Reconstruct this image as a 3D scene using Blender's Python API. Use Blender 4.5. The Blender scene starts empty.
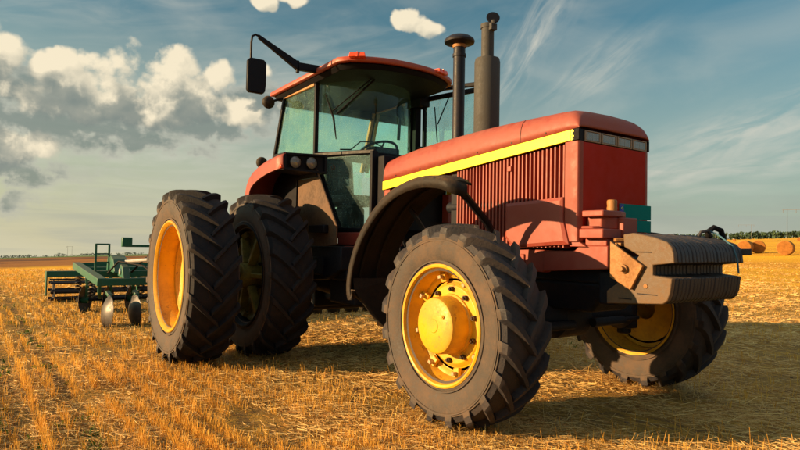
import bpy, math, random
import numpy as np
from mathutils import Vector, Matrix
R = math.radians
random.seed(7)
rng = np.random.default_rng(11)
C = bpy.context.scene.collection
scene = bpy.context.scene
pi = math.pi

# ------------------------------------------------------------------ camera
CAM = np.array([6.333, -3.958, 1.267])
YAW, PITCH, ROLL, FPX = 35.706, 1.73, 1.034, 601.356     # view direction (-cos, sin) of YAW
y_, t_, r_ = R(YAW), R(PITCH), R(ROLL)
fw = Vector((-math.cos(y_) * math.cos(t_), math.sin(y_) * math.cos(t_), math.sin(t_)))
rt = fw.cross(Vector((0, 0, 1))).normalized()
up = rt.cross(fw)
RT = rt * math.cos(r_) + up * math.sin(r_)
UP = -rt * math.sin(r_) + up * math.cos(r_)
cd = bpy.data.cameras.new('camera')
cam = bpy.data.objects.new('camera', cd)
C.objects.link(cam)
cam.matrix_world = Matrix(((RT.x, UP.x, -fw.x, CAM[0]), (RT.y, UP.y, -fw.y, CAM[1]), (RT.z, UP.z, -fw.z, CAM[2]), (0, 0, 0, 1)))
cd.sensor_width = 36
cd.lens = FPX / 800 * 36
cd.clip_end = 20000
cd.clip_start = 0.05
scene.camera = cam
scene.view_settings.view_transform = 'Standard'
scene.view_settings.look = 'None'
scene.view_settings.exposure = 1.0
scene.view_settings.gamma = 1
scene.view_settings.use_curve_mapping = False

# ------------------------------------------------------------------ sun
SUN_AZ, SUN_EL = 65.0, 13.0            # direction the light TRAVELS (from +X towards +Y), height above the horizon
sl = bpy.data.lights.new('sun', 'SUN')
sl.energy = 5.0
sl.angle = R(0.55)
sl.color = (1.0, 0.635, 0.30)
sun = bpy.data.objects.new('sun', sl)
C.objects.link(sun)
d = Vector((math.cos(R(SUN_AZ)) * math.cos(R(SUN_EL)), math.sin(R(SUN_AZ)) * math.cos(R(SUN_EL)), -math.sin(R(SUN_EL))))
sun.rotation_euler = d.to_track_quat('-Z', 'Y').to_euler()
TOSUN = -d

# ------------------------------------------------------------------ node helper
class NT:
    def __init__(s, nt):
        s.nt = nt
        s.n = nt.nodes
        s.l = nt.links
    def node(s, t, **k):
        n = s.n.new(t)
        for a, v in k.items():
            setattr(n, a, v)
        return n
    def put(s, sock, v):
        if isinstance(v, bpy.types.NodeSocket):
            s.l.new(v, sock)
        elif v is not None:
            if isinstance(v, (tuple, list)) and len(v) == 3 and sock.type == 'RGBA':
                v = (*v, 1)
            sock.default_value = v
    def m(s, op, a, b=None, c=None, clamp=False):
        n = s.node('ShaderNodeMath', operation=op, use_clamp=clamp)
        s.put(n.inputs[0], a); s.put(n.inputs[1], b)
        if c is not None: s.put(n.inputs[2], c)
        return n.outputs[0]
    def vm(s, op, a, b=None, scale=None):
        n = s.node('ShaderNodeVectorMath', operation=op)
        s.put(n.inputs[0], a)
        if b is not None: s.put(n.inputs[1], b)
        if scale is not None: s.put(n.inputs[3], scale)
        return n.outputs['Value'] if op in ('DOT_PRODUCT', 'LENGTH') else n.outputs[0]
    def mix(s, f, a, b, mode='MIX'):
        n = s.node('ShaderNodeMix', data_type='RGBA', blend_type=mode)
        s.put(n.inputs[0], f); s.put(n.inputs[6], a); s.put(n.inputs[7], b)
        return n.outputs[2]
    def noise(s, vec, scale, detail=4, rough=0.55, dist=0.0, col=False):
        n = s.node('ShaderNodeTexNoise')
        s.put(n.inputs['Vector'], vec)
        n.inputs['Scale'].default_value = scale
        n.inputs['Detail'].default_value = detail
        n.inputs['Roughness'].default_value = rough
        n.inputs['Distortion'].default_value = dist
        return n.outputs['Color' if col else 'Fac']
    def ramp(s, v, lo, hi, a=0.0, b=1.0, smooth=True):
        n = s.node('ShaderNodeMapRange', interpolation_type='SMOOTHSTEP' if smooth else 'LINEAR')
        s.put(n.inputs[0], v)
        for i, x in enumerate((lo, hi, a, b)): s.put(n.inputs[i + 1], x)
        return n.outputs[0]
    def xyz(s, v):
        n = s.node('ShaderNodeSeparateXYZ'); s.put(n.inputs[0], v)
        return n.outputs
    def comb(s, x, y, z):
        n = s.node('ShaderNodeCombineXYZ')
        s.put(n.inputs[0], x); s.put(n.inputs[1], y); s.put(n.inputs[2], z)
        return n.outputs[0]

# ------------------------------------------------------------------ sky
world = bpy.data.worlds.new('World')
scene.world = world
world.use_nodes = True
W = NT(world.node_tree)
W.n.clear()
sky = W.node('ShaderNodeTexSky', sky_type='NISHITA')
sky.sun_disc = False
sky.sun_elevation = R(SUN_EL)
sky.sun_rotation = math.atan2(TOSUN.x, TOSUN.y)
sky.air_density = 1.0
sky.dust_density = 1.5
sky.ozone_density = 1.6
tc = W.node('ShaderNodeTexCoord')
dirv = tc.outputs['Generated']
sx, sy, sz = W.xyz(dirv)
# azimuth (degrees from +X, 0..360) and elevation (degrees)
az = W.m('MULTIPLY', W.m('ARCTAN2', sy, sx), 57.29578)
el = W.m('MULTIPLY', W.m('ARCSINE', sz), 57.29578)
AZC = 145.0
# u grows to the right of the view, v upwards, both in degrees
duv = W.m('SUBTRACT', AZC, az)
wrap = W.m('SUBTRACT', duv, W.m('MULTIPLY', W.m('ROUND', W.m('DIVIDE', duv, 360.0)), 360.0))
P2 = W.comb(wrap, el, 0.0)

def union(nt, P, blobs):
    tot = None
    for (u, v, ru, rv) in blobs:
        b = nt.m('SUBTRACT', 1.0, nt.vm('LENGTH', nt.vm('MULTIPLY', nt.vm('SUBTRACT', P, (u, v, 0)), (1 / ru, 1 / rv, 1))))
        tot = b if tot is None else nt.m('SMOOTH_MAX', tot, b, 0.3)
    return nt.m('MINIMUM', tot, 0.62)
def cumulus(nt, P, blobs):
    """cloud density at P (degrees): a union of soft ellipses broken up by billows and fractal noise"""
    tot = union(nt, P, blobs)
    nc = nt.noise(P, 0.30, 5, 0.52, 0.1, True)
    wv = nt.vm('ADD', P, nt.vm('SCALE', nt.vm('SUBTRACT', nc, (0.5, 0.5, 0.5)), scale=2.6))
    n2 = nt.node('ShaderNodeTexVoronoi', feature='F1')
    nt.put(n2.inputs['Vector'], wv); n2.inputs['Scale'].default_value = 0.36
    wv3 = nt.vm('ADD', P, nt.vm('SCALE', nt.vm('SUBTRACT', nt.noise(P, 1.3, 4, 0.55, 0, True), (0.5, 0.5, 0.5)), scale=1.1))
    n3 = nt.node('ShaderNodeTexVoronoi', feature='F1')
    nt.put(n3.inputs['Vector'], wv3); n3.inputs['Scale'].default_value = 1.05
    puff = nt.m('ADD', nt.m('MULTIPLY', nt.m('SUBTRACT', 0.5, n2.outputs['Distance']), 1.05), nt.m('MULTIPLY', nt.m('SUBTRACT', 0.45, n3.outputs['Distance']), 0.26))
    n1 = nt.xyz(nc)[0]
    s = nt.m('ADD', tot, nt.m('MULTIPLY', nt.m('SUBTRACT', n1, 0.5), 1.35))
    return nt.m('ADD', s, puff)

BLOBS = [(-34.2, 14.2, 4.2, 2.2), (-29.4, 13.6, 4.0, 2.4), (-24.6, 13.6, 3.8, 2.6), (-18.9, 14.0, 4.0, 2.9), (-36.5, 11.4, 6.5, 3.6),
         (-27, 11.4, 12.5, 2.0), (-18, 11.8, 7.5, 2.0), (-34.6, 7.4, 6.0, 2.3), (-38, 3.6, 6.0, 1.3), (-46, 10, 7, 6),
         (-12.6, 21.3, 1.5, 1.0), (-9.9, 21.9, 1.6, .6), (1.0, 20.3, 1.7, 1.1), (2.6, 19.9, 1.6, .7), (4.0, 19.8, 1.6, .7), (-12.9, 15.6, 1.1, .7), (60, 18, 14, 6)]
dens = cumulus(W, P2, BLOBS)
dens_s = cumulus(W, W.vm('ADD', P2, (-0.8, 0.9, 0)), BLOBS)          # one step towards the sun (left, a little up)
warpn = W.noise(P2, 0.30, 5, 0.55, 0.1, True)
PW = W.vm('ADD', P2, W.vm('SCALE', W.vm('SUBTRACT', warpn, (0.5, 0.5, 0.5)), scale=5.0))
shad = W.ramp(union(W, W.vm('ADD', PW, (-0.5, 2.6, 0)), BLOBS), -0.15, 0.62)   # cloud standing above shades what lies under it
cov = W.ramp(dens, 0.0, 0.38)
lit = W.m('SUBTRACT', dens, dens_s)
litf = W.m('ADD', W.m('MULTIPLY', W.ramp(lit, -0.45, 0.5, smooth=False), 0.62), W.m('MULTIPLY', W.m('SUBTRACT', 1.0, shad), 0.55))
litf = W.m('MULTIPLY', litf, W.m('SUBTRACT', 1.0, W.m('MULTIPLY', shad, 0.74)), clamp=True)
# cloud bases: grey, tops bright and warm
ccol = W.mix(litf, (2.5, 2.95, 2.7), (10.9, 9.5, 6.9))
# flat grey sheets under and behind the cumulus
SHEETS = [(-29, 9.2, 12, 2.4), (-19, 10.8, 11.5, 2.3), (-36, 12, 8, 3), (-34, 5.0, 8, 1.6), (-37, 2.9, 8, 1.1), (-46, 9, 9, 4), (-24, 8.4, 8, 1.2), (-14, 12.6, 6, 2.6)]
sh_d = W.m('ADD', union(W, PW, SHEETS), W.m('MULTIPLY', W.m('SUBTRACT', W.noise(W.vm('MULTIPLY', P2, (0.5, 1.3, 1)), 0.5, 6, 0.6, 0.4), 0.5), 0.9))
sh_c = W.ramp(sh_d, -0.12, 0.36)
sh_col = W.mix(W.ramp(sh_d, 0.1, 0.62), (5.6, 5.5, 4.6), (2.3, 2.75, 2.5))
# high veil and streaks of cirrus, warped and stretched
def spot(u, v, a, b, ang):
    """soft elongated patch and its own along/across coordinates"""
    ca, sa = math.cos(R(ang)), math.sin(R(ang))
    du, dv = W.m('SUBTRACT', wrap, u), W.m('SUBTRACT', el, v)
    p0 = W.m('ADD', W.m('MULTIPLY', du, ca), W.m('MULTIPLY', dv, sa))
    q0 = W.m('SUBTRACT', W.m('MULTIPLY', dv, ca), W.m('MULTIPLY', du, sa))
    p, q = W.m('DIVIDE', p0, a), W.m('DIVIDE', q0, b)
    g = W.m('POWER', 2.718, W.m('MULTIPLY', W.m('ADD', W.m('MULTIPLY', p, p), W.m('MULTIPLY', q, q)), -1.0))
    fib = W.noise(W.comb(W.m('MULTIPLY', p0, 0.16), W.m('MULTIPLY', q0, 0.75), u), 1.0, 5, 0.55, 0.9)
    return W.m('MULTIPLY', g, W.ramp(fib, 0.30, 0.78))
cm = W.m('MULTIPLY', spot(12, 17.5, 7.5, 1.7, 55), 1.1)
cm = W.m('ADD', cm, W.m('MULTIPLY', spot(18.5, 15.5, 4.5, 1.6, 32), 0.75))
cm = W.m('ADD', cm, W.m('MULTIPLY', spot(32, 10.0, 11, 2.0, 16), 0.95))
cm = W.m('ADD', cm, W.m('MULTIPLY', spot(30, 6.6, 15, 1.6, 6), 0.8))
cm = W.m('ADD', cm, W.m('MULTIPLY', spot(-26, 7.0, 20, 3.5, 3), 0.6))
cm = W.m('ADD', cm, W.m('MULTIPLY', spot(-8, 14, 14, 5, 12), 0.45))
cm = W.m('ADD', cm, W.m('MULTIPLY', spot(-25, 19.5, 14, 3, 8), 0.3))
cm = W.m('ADD', cm, W.m('MULTIPLY', W.ramp(W.noise(W.comb(W.m('MULTIPLY', wrap, 0.05), W.m('MULTIPLY', el, 0.12), 0.3), 1.6, 5, 0.5, 0.6), 0.42, 0.8), 0.30))
cif = W.m('MULTIPLY', cm, 0.8, clamp=True)
# flat grey stratus bands low down
sb = W.noise(W.comb(W.m('MULTIPLY', wrap, 0.045), W.m('MULTIPLY', el, 0.5), 4.1), 1.5, 6, 0.55, 0.4)
low = W.ramp(el, 1.0, 10.0, 1.0, 0.0)
sbf = W.m('MULTIPLY', W.ramp(sb, 0.42, 0.68), W.m('MULTIPLY', low, 0.4))
base = W.mix(1.0, sky.outputs[0], (0.62, 1.22, 1.16), 'MULTIPLY')
haze = W.ramp(el, 20.0, -1.0, 0.06, 0.92, False)
left = W.ramp(wrap, -42, 28)
hcol = W.mix(left, (7.9, 7.1, 4.5), (4.9, 5.15, 4.2))
col = W.mix(haze, base, hcol)
col = W.mix(cif, col, (7.6, 7.3, 6.2))
col = W.mix(sbf, col, (3.9, 4.2, 3.8))
col = W.mix(W.m('MULTIPLY', sh_c, 0.78), col, sh_col)
col = W.mix(W.m('MULTIPLY', cov, 0.95), col, ccol)
# unseen sky behind the camera, darkened and blued to lower the fill light
back = W.m('MAXIMUM', W.ramp(wrap, 48, 95), W.ramp(wrap, -135, -170))
col = W.mix(back, col, W.mix(1.0, col, (0.78, 0.84, 0.92), 'MULTIPLY'))
# unseen bright veil added overhead to lift the fill light in shadows
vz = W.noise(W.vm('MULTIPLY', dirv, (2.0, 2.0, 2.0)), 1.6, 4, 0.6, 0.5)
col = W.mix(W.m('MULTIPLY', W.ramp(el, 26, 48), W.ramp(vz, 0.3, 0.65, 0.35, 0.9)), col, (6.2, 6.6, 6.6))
col = W.mix(1.0, col, (0.88, 0.88, 0.88), 'MULTIPLY')
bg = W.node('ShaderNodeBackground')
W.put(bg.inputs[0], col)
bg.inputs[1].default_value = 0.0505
world.cycles.sampling_method = 'MANUAL'
world.cycles.sample_map_resolution = 512
wo = W.node('ShaderNodeOutputWorld')
W.l.new(bg.outputs[0], wo.inputs[0])

# ------------------------------------------------------------------ materials
def mat(name, base, rough=0.5, metal=0.0, dirt=None, dirt_amt=0.4, dirt_scale=3.0, var=0.25, bump=0.0, bump_scale=60, up_dust=0.0, spec=0.5, rust=0.0, coat=0.0, speck=0.0, patchcol=(0.13, 0.045, 0.018), rust_lo=.585):
    m = bpy.data.materials.new(name)
    m.use_nodes = True
    N = NT(m.node_tree)
    b = N.n['Principled BSDF']
    tcn = N.node('ShaderNodeTexCoord')
    geo = N.node('ShaderNodeNewGeometry')
    pos = geo.outputs['Position']
    n1 = N.noise(pos, dirt_scale, 7, 0.62)
    n2 = N.noise(pos, dirt_scale * 9, 5, 0.6)
    dark = tuple(c * (1 - var) for c in base)
    lite = tuple(min(1, c * (1 + var * .6)) for c in base)
    c = N.mix(n2, dark, lite)
    fac = None
    if dirt is not None:
        fac = N.m('MULTIPLY', N.ramp(N.m('ADD', N.m('MULTIPLY', n1, 0.7), N.m('MULTIPLY', n2, 0.3)), 0.38, 0.68), dirt_amt)
        if up_dust:
            nz = N.xyz(geo.outputs['Normal'])[2]
            fac = N.m('ADD', fac, N.m('MULTIPLY', N.ramp(nz, 0.1, 0.95), N.m('MULTIPLY', up_dust, N.ramp(n2, 0.25, 0.6))), clamp=True)
        c = N.mix(fac, c, dirt)
    if rust:
        n3 = N.noise(pos, dirt_scale * 3.1, 8, 0.7)
        rf = N.m('MULTIPLY', N.ramp(n3, rust_lo, rust_lo + .10), rust)
        c = N.mix(rf, c, patchcol)
    if speck:
        n4 = N.noise(pos, 95, 3, 0.5)
        c = N.mix(N.m('MULTIPLY', N.ramp(n4, 0.64, 0.72), speck), c, tuple(min(.8, x * 1.8 + .05) for x in base))
    N.put(b.inputs['Base Color'], c)
    rr = N.m('ADD', rough, N.m('MULTIPLY', N.m('SUBTRACT', n2, 0.5), 0.3), clamp=True)
    if fac is not None:
        rr = N.m('ADD', rr, N.m('MULTIPLY', fac, 0.35), clamp=True)
    N.put(b.inputs['Roughness'], rr)
    b.inputs['Metallic'].default_value = metal
    b.inputs['Specular IOR Level'].default_value = spec
    if coat:
        b.inputs['Coat Weight'].default_value = coat
        b.inputs['Coat Roughness'].default_value = 0.15
    if bump:
        bn = N.node('ShaderNodeBump')
        bn.inputs['Strength'].default_value = bump
        bn.inputs['Distance'].default_value = 0.01
        nb = N.noise(pos, bump_scale, 5, 0.6)
        N.put(bn.inputs['Height'], nb)
        N.put(b.inputs['Normal'], bn.outputs[0])
    return m

DUST = (0.20, 0.115, 0.055)
M = {}
M['red'] = mat('red_paint', (0.27, 0.040, 0.024), 0.5, 0, (0.29, 0.095, 0.066), 0.5, 1.6, 0.12, 0.06, 30, 0.25, speck=0.25)
M['redface'] = mat('red_paint_front', (0.40, 0.012, 0.001), 0.65, 0, (0.30, 0.022, 0.005), 0.5, 1.3, 0.12, 0.05, 30, spec=.25)
M['roofred'] = mat('red_roof_paint', (0.40, 0.06, 0.025), 0.4, 0, (0.30, 0.12, 0.07), 0.35, 2.0, 0.1)
M['yellow'] = mat('yellow_decal', (0.90, 0.92, 0.003), 0.45, 0, None, 0, 2, 0.05)
M['rimyel'] = mat('yellow_rim_paint', (0.74, 0.40, 0.008), 0.45, 0, (0.30, 0.15, 0.03), 0.55, 5.0, 0.15, 0.1, 60, 0.2, rust=0.75)
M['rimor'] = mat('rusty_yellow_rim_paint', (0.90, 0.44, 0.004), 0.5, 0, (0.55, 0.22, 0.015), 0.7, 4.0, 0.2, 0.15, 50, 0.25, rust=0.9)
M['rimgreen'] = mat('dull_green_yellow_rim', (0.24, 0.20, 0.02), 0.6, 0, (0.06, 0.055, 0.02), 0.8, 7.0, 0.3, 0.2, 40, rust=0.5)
M['tyre'] = mat('dusty_black_rubber', (0.010, 0.011, 0.016), 0.72, 0, (0.065, 0.046, 0.036), 0.36, 3.2, 0.25, 0.35, 55, 0.2, spec=0.25)
M['tyref'] = mat('dusty_front_rubber', (0.016, 0.017, 0.024), 0.6, 0, (0.09, 0.064, 0.050), 0.42, 3.4, 0.25, 0.35, 55, 0.35, spec=0.35)
M['sidewall'] = mat('tan_dust_on_sidewall', (0.045, 0.036, 0.030), 0.7, 0, (0.15, 0.098, 0.065), 0.7, 5, 0.15, 0.2, 60)
M['black'] = mat('black_paint', (0.004, 0.0045, 0.009), 0.5, 0, (0.05, 0.032, 0.02), 0.08, 3, 0.3, spec=.2)
M['blackrub'] = mat('black_rubber_trim', (0.004, 0.004, 0.006), 0.65, 0, (0.03, 0.02, 0.012), 0.15, 6, 0.3, spec=.15)
M['fender'] = mat('brown_black_fender', (0.012, 0.010, 0.009), 0.6, 0, (0.10, 0.06, 0.03), 0.2, 4, 0.3, 0.2, 40, 0.8, speck=0.15, spec=.25)
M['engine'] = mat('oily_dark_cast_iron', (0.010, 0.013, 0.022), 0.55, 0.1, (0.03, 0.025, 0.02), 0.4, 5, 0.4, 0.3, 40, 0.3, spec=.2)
M['muff'] = mat('matt_grey_exhaust_paint', (0.045, 0.045, 0.045), 0.7, 0, (0.06, 0.055, 0.045), 0.4, 6, 0.15, 0.15, 80, speck=0.15)
M['intake'] = mat('dark_blue_black_pipe', (0.010, 0.012, 0.022), 0.5, 0.0, (0.07, 0.035, 0.02), 0.25, 8, 0.2, spec=0.35)
M['brown'] = mat('dusty_cast_weight', (0.115, 0.072, 0.04), 0.62, 0, (0.20, 0.115, 0.055), 0.8, 6, 0.25, 0.2, 50, rust=0.4)
M['weight'] = mat('dark_cast_weight', (0.018, 0.020, 0.030), 0.5, 0.15, (0.10, 0.07, 0.05), 0.28, 6, 0.25, 0.25, 60, 0.5)
M['rust'] = mat('rusty_bracket_steel', (0.36, 0.165, 0.045), 0.6, 0.1, (0.16, 0.075, 0.03), 0.7, 8, 0.3, 0.25, 50, rust=0.6)
M['bolt'] = mat('dark_steel_bolt', (0.03, 0.022, 0.016), 0.45, 0.5, (0.12, 0.06, 0.03), 0.5, 20, 0.3)
M['boltp'] = mat('pale_worn_clamp', (0.5, 0.36, 0.2), 0.5, 0.2, (0.2, 0.1, 0.04), 0.5, 20, 0.3)
M['plate'] = mat('brown_inner_fender_steel', (0.13, 0.058, 0.018), 0.55, 0, (0.04, 0.028, 0.02), 0.75, 3.5, 0.3, 0.15, 40, rust=0.4, speck=0.3)
M['teal'] = mat('teal_plate_paint', (0.0, 0.20, 0.18), 0.75, 0, None, 0, 4, 0.04, spec=.12)
M['blue'] = mat('blue_band', (0.01, 0.03, 0.36), 0.5, 0, None)
M['orange'] = mat('orange_lamp_lens', (0.95, 0.10, 0.015), 0.25, 0, None, 0, 4, 0.1, coat=0.5)
M['lampring'] = mat('lamp_reflector', (0.55, 0.55, 0.52), 0.25, 0.7, (0.3, 0.22, 0.14), 0.3, 12, 0.1)
M['lens'] = mat('dusty_lamp_lens', (0.17, 0.165, 0.15), 0.2, 0.0, (0.3, 0.22, 0.13), 0.5, 14, 0.3, coat=1.0)
M['lampbox'] = mat('grey_headlight_surround', (0.30, 0.22, 0.15), 0.5, 0, (0.28, 0.20, 0.12), 0.5, 9, 0.2)
M['green'] = mat('dark_green_implement_paint', (0.002, 0.12, 0.075), 0.42, 0, (0.12, 0.10, 0.05), 0.25, 4, 0.2, 0, 30, 0.65)
M['disc'] = mat('worn_bright_steel', (0.62, 0.60, 0.58), 0.3, 0.5, (0.12, 0.07, 0.04), 0.65, 5, 0.2)
M['blade'] = mat('soiled_disc_steel_with_glints', (0.03, 0.022, 0.018), 0.45, 0.1, (0.06, 0.04, 0.025), .5, 1.7, 0.2, rust=1.0, patchcol=(0.8, 0.78, 0.74), rust_lo=.60)  # white patches paint the sun's glint on polished steel, between soil stains
M['cabgrey'] = mat('grey_cab_lining', (0.022, 0.026, 0.034), 0.8, 0, (0.05, 0.045, 0.04), 0.3, 5, 0.2, spec=.2)
M['seat'] = mat('dark_seat_vinyl', (0.03, 0.035, 0.045), 0.6, 0, (0.09, 0.07, 0.05), 0.4, 5, 0.2)
M['gasket'] = mat('orange_brown_window_frame', (0.42, 0.20, 0.06), 0.5, 0, (0.2, 0.1, 0.04), 0.5, 6, 0.2)
M['rope'] = mat('light_blue_rope', (0.05, 0.14, 0.20), 0.8, 0, None)
M['red_knob'] = mat('red_lever_knob', (0.5, 0.03, 0.02), 0.4)
M['ivory'] = mat('ivory_console', (0.4, 0.36, 0.26), 0.5)
M['wood'] = mat('concrete_pole', (0.16, 0.16, 0.17), 0.9)
M['mirrorg'] = mat('mirror_glass', (0.7, 0.75, 0.8), 0.03, 1.0, None, 0, 3, 0.02)

def glass_mat(name, tint, dirtcol, dirt, spec=1.0):
    m = bpy.data.materials.new(name)
    m.use_nodes = True
    N = NT(m.node_tree)
    N.n.clear()
    geo = N.node('ShaderNodeNewGeometry')
    pos = geo.outputs['Position']
    tr = N.node('ShaderNodeBsdfTransparent'); N.put(tr.inputs[0], tint)
    gl = N.node('ShaderNodeBsdfGlossy'); gl.inputs['Roughness'].default_value = 0.03
    df = N.node('ShaderNodeBsdfDiffuse'); N.put(df.inputs[0], dirtcol)
    tl = N.node('ShaderNodeBsdfTranslucent'); N.put(tl.inputs[0], dirtcol)
    ad = N.node('ShaderNodeMixShader'); ad.inputs[0].default_value = 0.55
    N.l.new(df.outputs[0], ad.inputs[1]); N.l.new(tl.outputs[0], ad.inputs[2])
    fr = N.node('ShaderNodeFresnel'); fr.inputs[0].default_value = 1.5
    m1 = N.node('ShaderNodeMixShader')
    N.put(m1.inputs[0], N.m('MULTIPLY', fr.outputs[0], spec, clamp=True))
    N.l.new(tr.outputs[0], m1.inputs[1]); N.l.new(gl.outputs[0], m1.inputs[2])
    na = N.noise(pos, 2.5, 6, 0.6)
    nb = N.noise(pos, 70, 3, 0.5)
    st = N.noise(N.vm('MULTIPLY', pos, (9, 9, 1.1)), 4.0, 4, 0.6)
    f = N.m('ADD', N.m('MULTIPLY', N.ramp(na, 0.3, 0.75), dirt), N.m('MULTIPLY', N.ramp(nb, 0.56, 0.68), dirt * 0.9))
    f = N.m('ADD', f, N.m('MULTIPLY', N.ramp(st, 0.5, 0.75), dirt * 0.5), clamp=True)
    m2 = N.node('ShaderNodeMixShader')
    N.put(m2.inputs[0], f)
    N.l.new(m1.outputs[0], m2.inputs[1]); N.l.new(ad.outputs[0], m2.inputs[2])
    out = N.node('ShaderNodeOutputMaterial')
    N.l.new(m2.outputs[0], out.inputs[0])
    return m
M['glass'] = glass_mat('dusty_green_window_glass', (0.70, 0.96, 0.94), (0.34, 0.66, 0.62), 0.12)
M['glassside'] = glass_mat('dusty_side_glass', (0.62, 0.92, 0.82), (0.42, 0.70, 0.56), 0.26)
M['glassr'] = glass_mat('dirty_rear_window_glass', (0.72, 0.98, 0.93), (0.55, 0.85, 0.75), 0.42)
M['glasslow'] = glass_mat('dark_lower_window_glass', (0.74, 0.97, 0.95), (0.30, 0.46, 0.44), 0.42)

# ------------------------------------------------------------------ mesh builder
class MB:
    def __init__(s):
        s.v = []; s.f = []; s.mi = []
        s.cur = 0
    def add(s, verts, faces):
        o = len(s.v)
        s.v += [tuple(map(float, p)) for p in verts]
        s.f += [tuple(i + o for i in f) for f in faces]
        s.mi += [s.cur] * len(faces)
        return s
    def box(s, lo, hi):
        x0, y0, z0 = lo; x1, y1, z1 = hi
        v = [(x0, y0, z0), (x1, y0, z0), (x1, y1, z0), (x0, y1, z0), (x0, y0, z1), (x1, y0, z1), (x1, y1, z1), (x0, y1, z1)]
        return s.add(v, [(3, 2, 1, 0), (4, 5, 6, 7), (0, 1, 5, 4), (1, 2, 6, 5), (2, 3, 7, 6), (3, 0, 4, 7)])
    def hexa(s, b, t):
        """solid between bottom ring b and top ring t (same count, counter-clockwise from above)"""
        n = len(b)
        return s.add(list(b) + list(t), [tuple(range(n))[::-1], tuple(range(n, 2 * n))] + [(i, (i + 1) % n, n + (i + 1) % n, n + i) for i in range(n)])
    def prism(s, poly, axis, a, b):
        """polygon (2-tuples) extruded along axis between a and b"""
        def P(p, t):
            return {'X': (t, p[0], p[1]), 'Y': (p[0], t, p[1]), 'Z': (p[0], p[1], t)}[axis]
        n = len(poly)
        v = [P(p, a) for p in poly] + [P(p, b) for p in poly]
        return s.add(v, [tuple(range(n))[::-1], tuple(range(n, 2 * n))] + [(i, (i + 1) % n, n + (i + 1) % n, n + i) for i in range(n)])
    def tube(s, pts, r, n=12, cap=True, up_=None):
        pts = [Vector(p) for p in pts]
        rs = r if isinstance(r, (list, tuple)) else [r] * len(pts)
        v = []; f = []
        t0 = (pts[1] - pts[0]).normalized()
        nrm = t0.orthogonal().normalized() if up_ is None else (Vector(up_) - t0 * t0.dot(Vector(up_))).normalized()
        for i, p in enumerate(pts):
            if i == 0: t = pts[1] - pts[0]
            elif i == len(pts) - 1: t = pts[-1] - pts[-2]
            else: t = (pts[i + 1] - p).normalized() + (p - pts[i - 1]).normalized()
            t.normalize()
            nrm = (nrm - t * nrm.dot(t)).normalized()
            b = t.cross(nrm)
            for k in range(n):
                a = 2 * pi * (k + .5) / n
                v.append(p + (nrm * math.cos(a) + b * math.sin(a)) * rs[i])
        for i in range(len(pts) - 1):
            for k in range(n):
                k2 = (k + 1) % n
                f.append((i * n + k, i * n + k2, (i + 1) * n + k2, (i + 1) * n + k))
        if cap:
            f.append(tuple(range(n))[::-1]); f.append(tuple(range((len(pts) - 1) * n, len(pts) * n)))
        return s.add(v, f)
    def bar(s, p, q, w, h, up_=(0, 0, 1)):
        """rectangular bar w wide, h high"""
        p, q = Vector(p), Vector(q)
        t = (q - p).normalized()
        u = Vector(up_); u = (u - t * u.dot(t)).normalized()
        x = t.cross(u)
        ring = [(-1, -1), (1, -1), (1, 1), (-1, 1)]
        v = [a + x * (i * w / 2) + u * (j * h / 2) for a in (p, q) for i, j in ring]
        return s.add(v, [(0, 1, 2, 3), (7, 6, 5, 4), (0, 4, 5, 1), (1, 5, 6, 2), (2, 6, 7, 3), (3, 7, 4, 0)])
    def lathe(s, prof, n=48, c=(0, 0, 0), axis='Y', closed=False):
        """prof: (offset along axis, radius)"""
        v = []; f = []
        m = len(prof)
        for k in range(n):
            a = 2 * pi * k / n
            for (o, r) in prof:
                if axis == 'Y': v.append((c[0] + r * math.cos(a), c[1] + o, c[2] + r * math.sin(a)))
                elif axis == 'Z': v.append((c[0] + r * math.cos(a), c[1] + r * math.sin(a), c[2] + o))
                else: v.append((c[0] + o, c[1] + r * math.cos(a), c[2] + r * math.sin(a)))
        for k in range(n):
            k2 = (k + 1) % n
            for i in range(m if closed else m - 1):
                i2 = (i + 1) % m
                f.append((k * m + i, k * m + i2, k2 * m + i2, k2 * m + i))
        return s.add(v, f)
    def sphere(s, c, r, n=16, sc=(1, 1, 1)):
        v = [(c[0], c[1], c[2] + r * sc[2])]; f = []
        h = n // 2
        for i in range(1, h):
            p = pi * i / h
            for k in range(n):
                a = 2 * pi * k / n
                v.append((c[0] + r * sc[0] * math.sin(p) * math.cos(a), c[1] + r * sc[1] * math.sin(p) * math.sin(a), c[2] + r * sc[2] * math.cos(p)))
        v.append((c[0], c[1], c[2] - r * sc[2]))
        for k in range(n):
            f.append((0, 1 + k, 1 + (k + 1) % n))
            f.append((len(v) - 1, 1 + (h - 2) * n + (k + 1) % n, 1 + (h - 2) * n + k))
        for i in range(h - 2):
            for k in range(n):
                a = 1 + i * n + k; b = 1 + i * n + (k + 1) % n
                f.append((a, a + n, b + n, b))
        return s.add(v, f)
    def build(s, name, m, parent=None, bevel=0.0, smooth=35, seg=2, recalc=True):
        me = bpy.data.meshes.new(name)
        me.from_pydata(s.v, [], s.f)
        mats = m if isinstance(m, (list, tuple)) else [m]
        for x in mats: me.materials.append(M[x] if isinstance(x, str) else x)
        if len(mats) > 1:
            me.polygons.foreach_set('material_index', s.mi)
        me.validate()
        if recalc:
            import bmesh
            bm = bmesh.new(); bm.from_mesh(me)
            bmesh.ops.recalc_face_normals(bm, faces=bm.faces)
            bm.to_mesh(me); bm.free()
        if smooth:
            me.shade_smooth()
            me.set_sharp_from_angle(angle=R(smooth))
        o = bpy.data.objects.new(name, me)
        C.objects.link(o)
        if parent: o.parent = parent
        if bevel:
            b = o.modifiers.new('bevel', 'BEVEL')
            b.width = bevel; b.segments = seg; b.limit_method = 'ANGLE'; b.angle_limit = R(40)
            b.harden_normals = False
        return o

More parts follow.
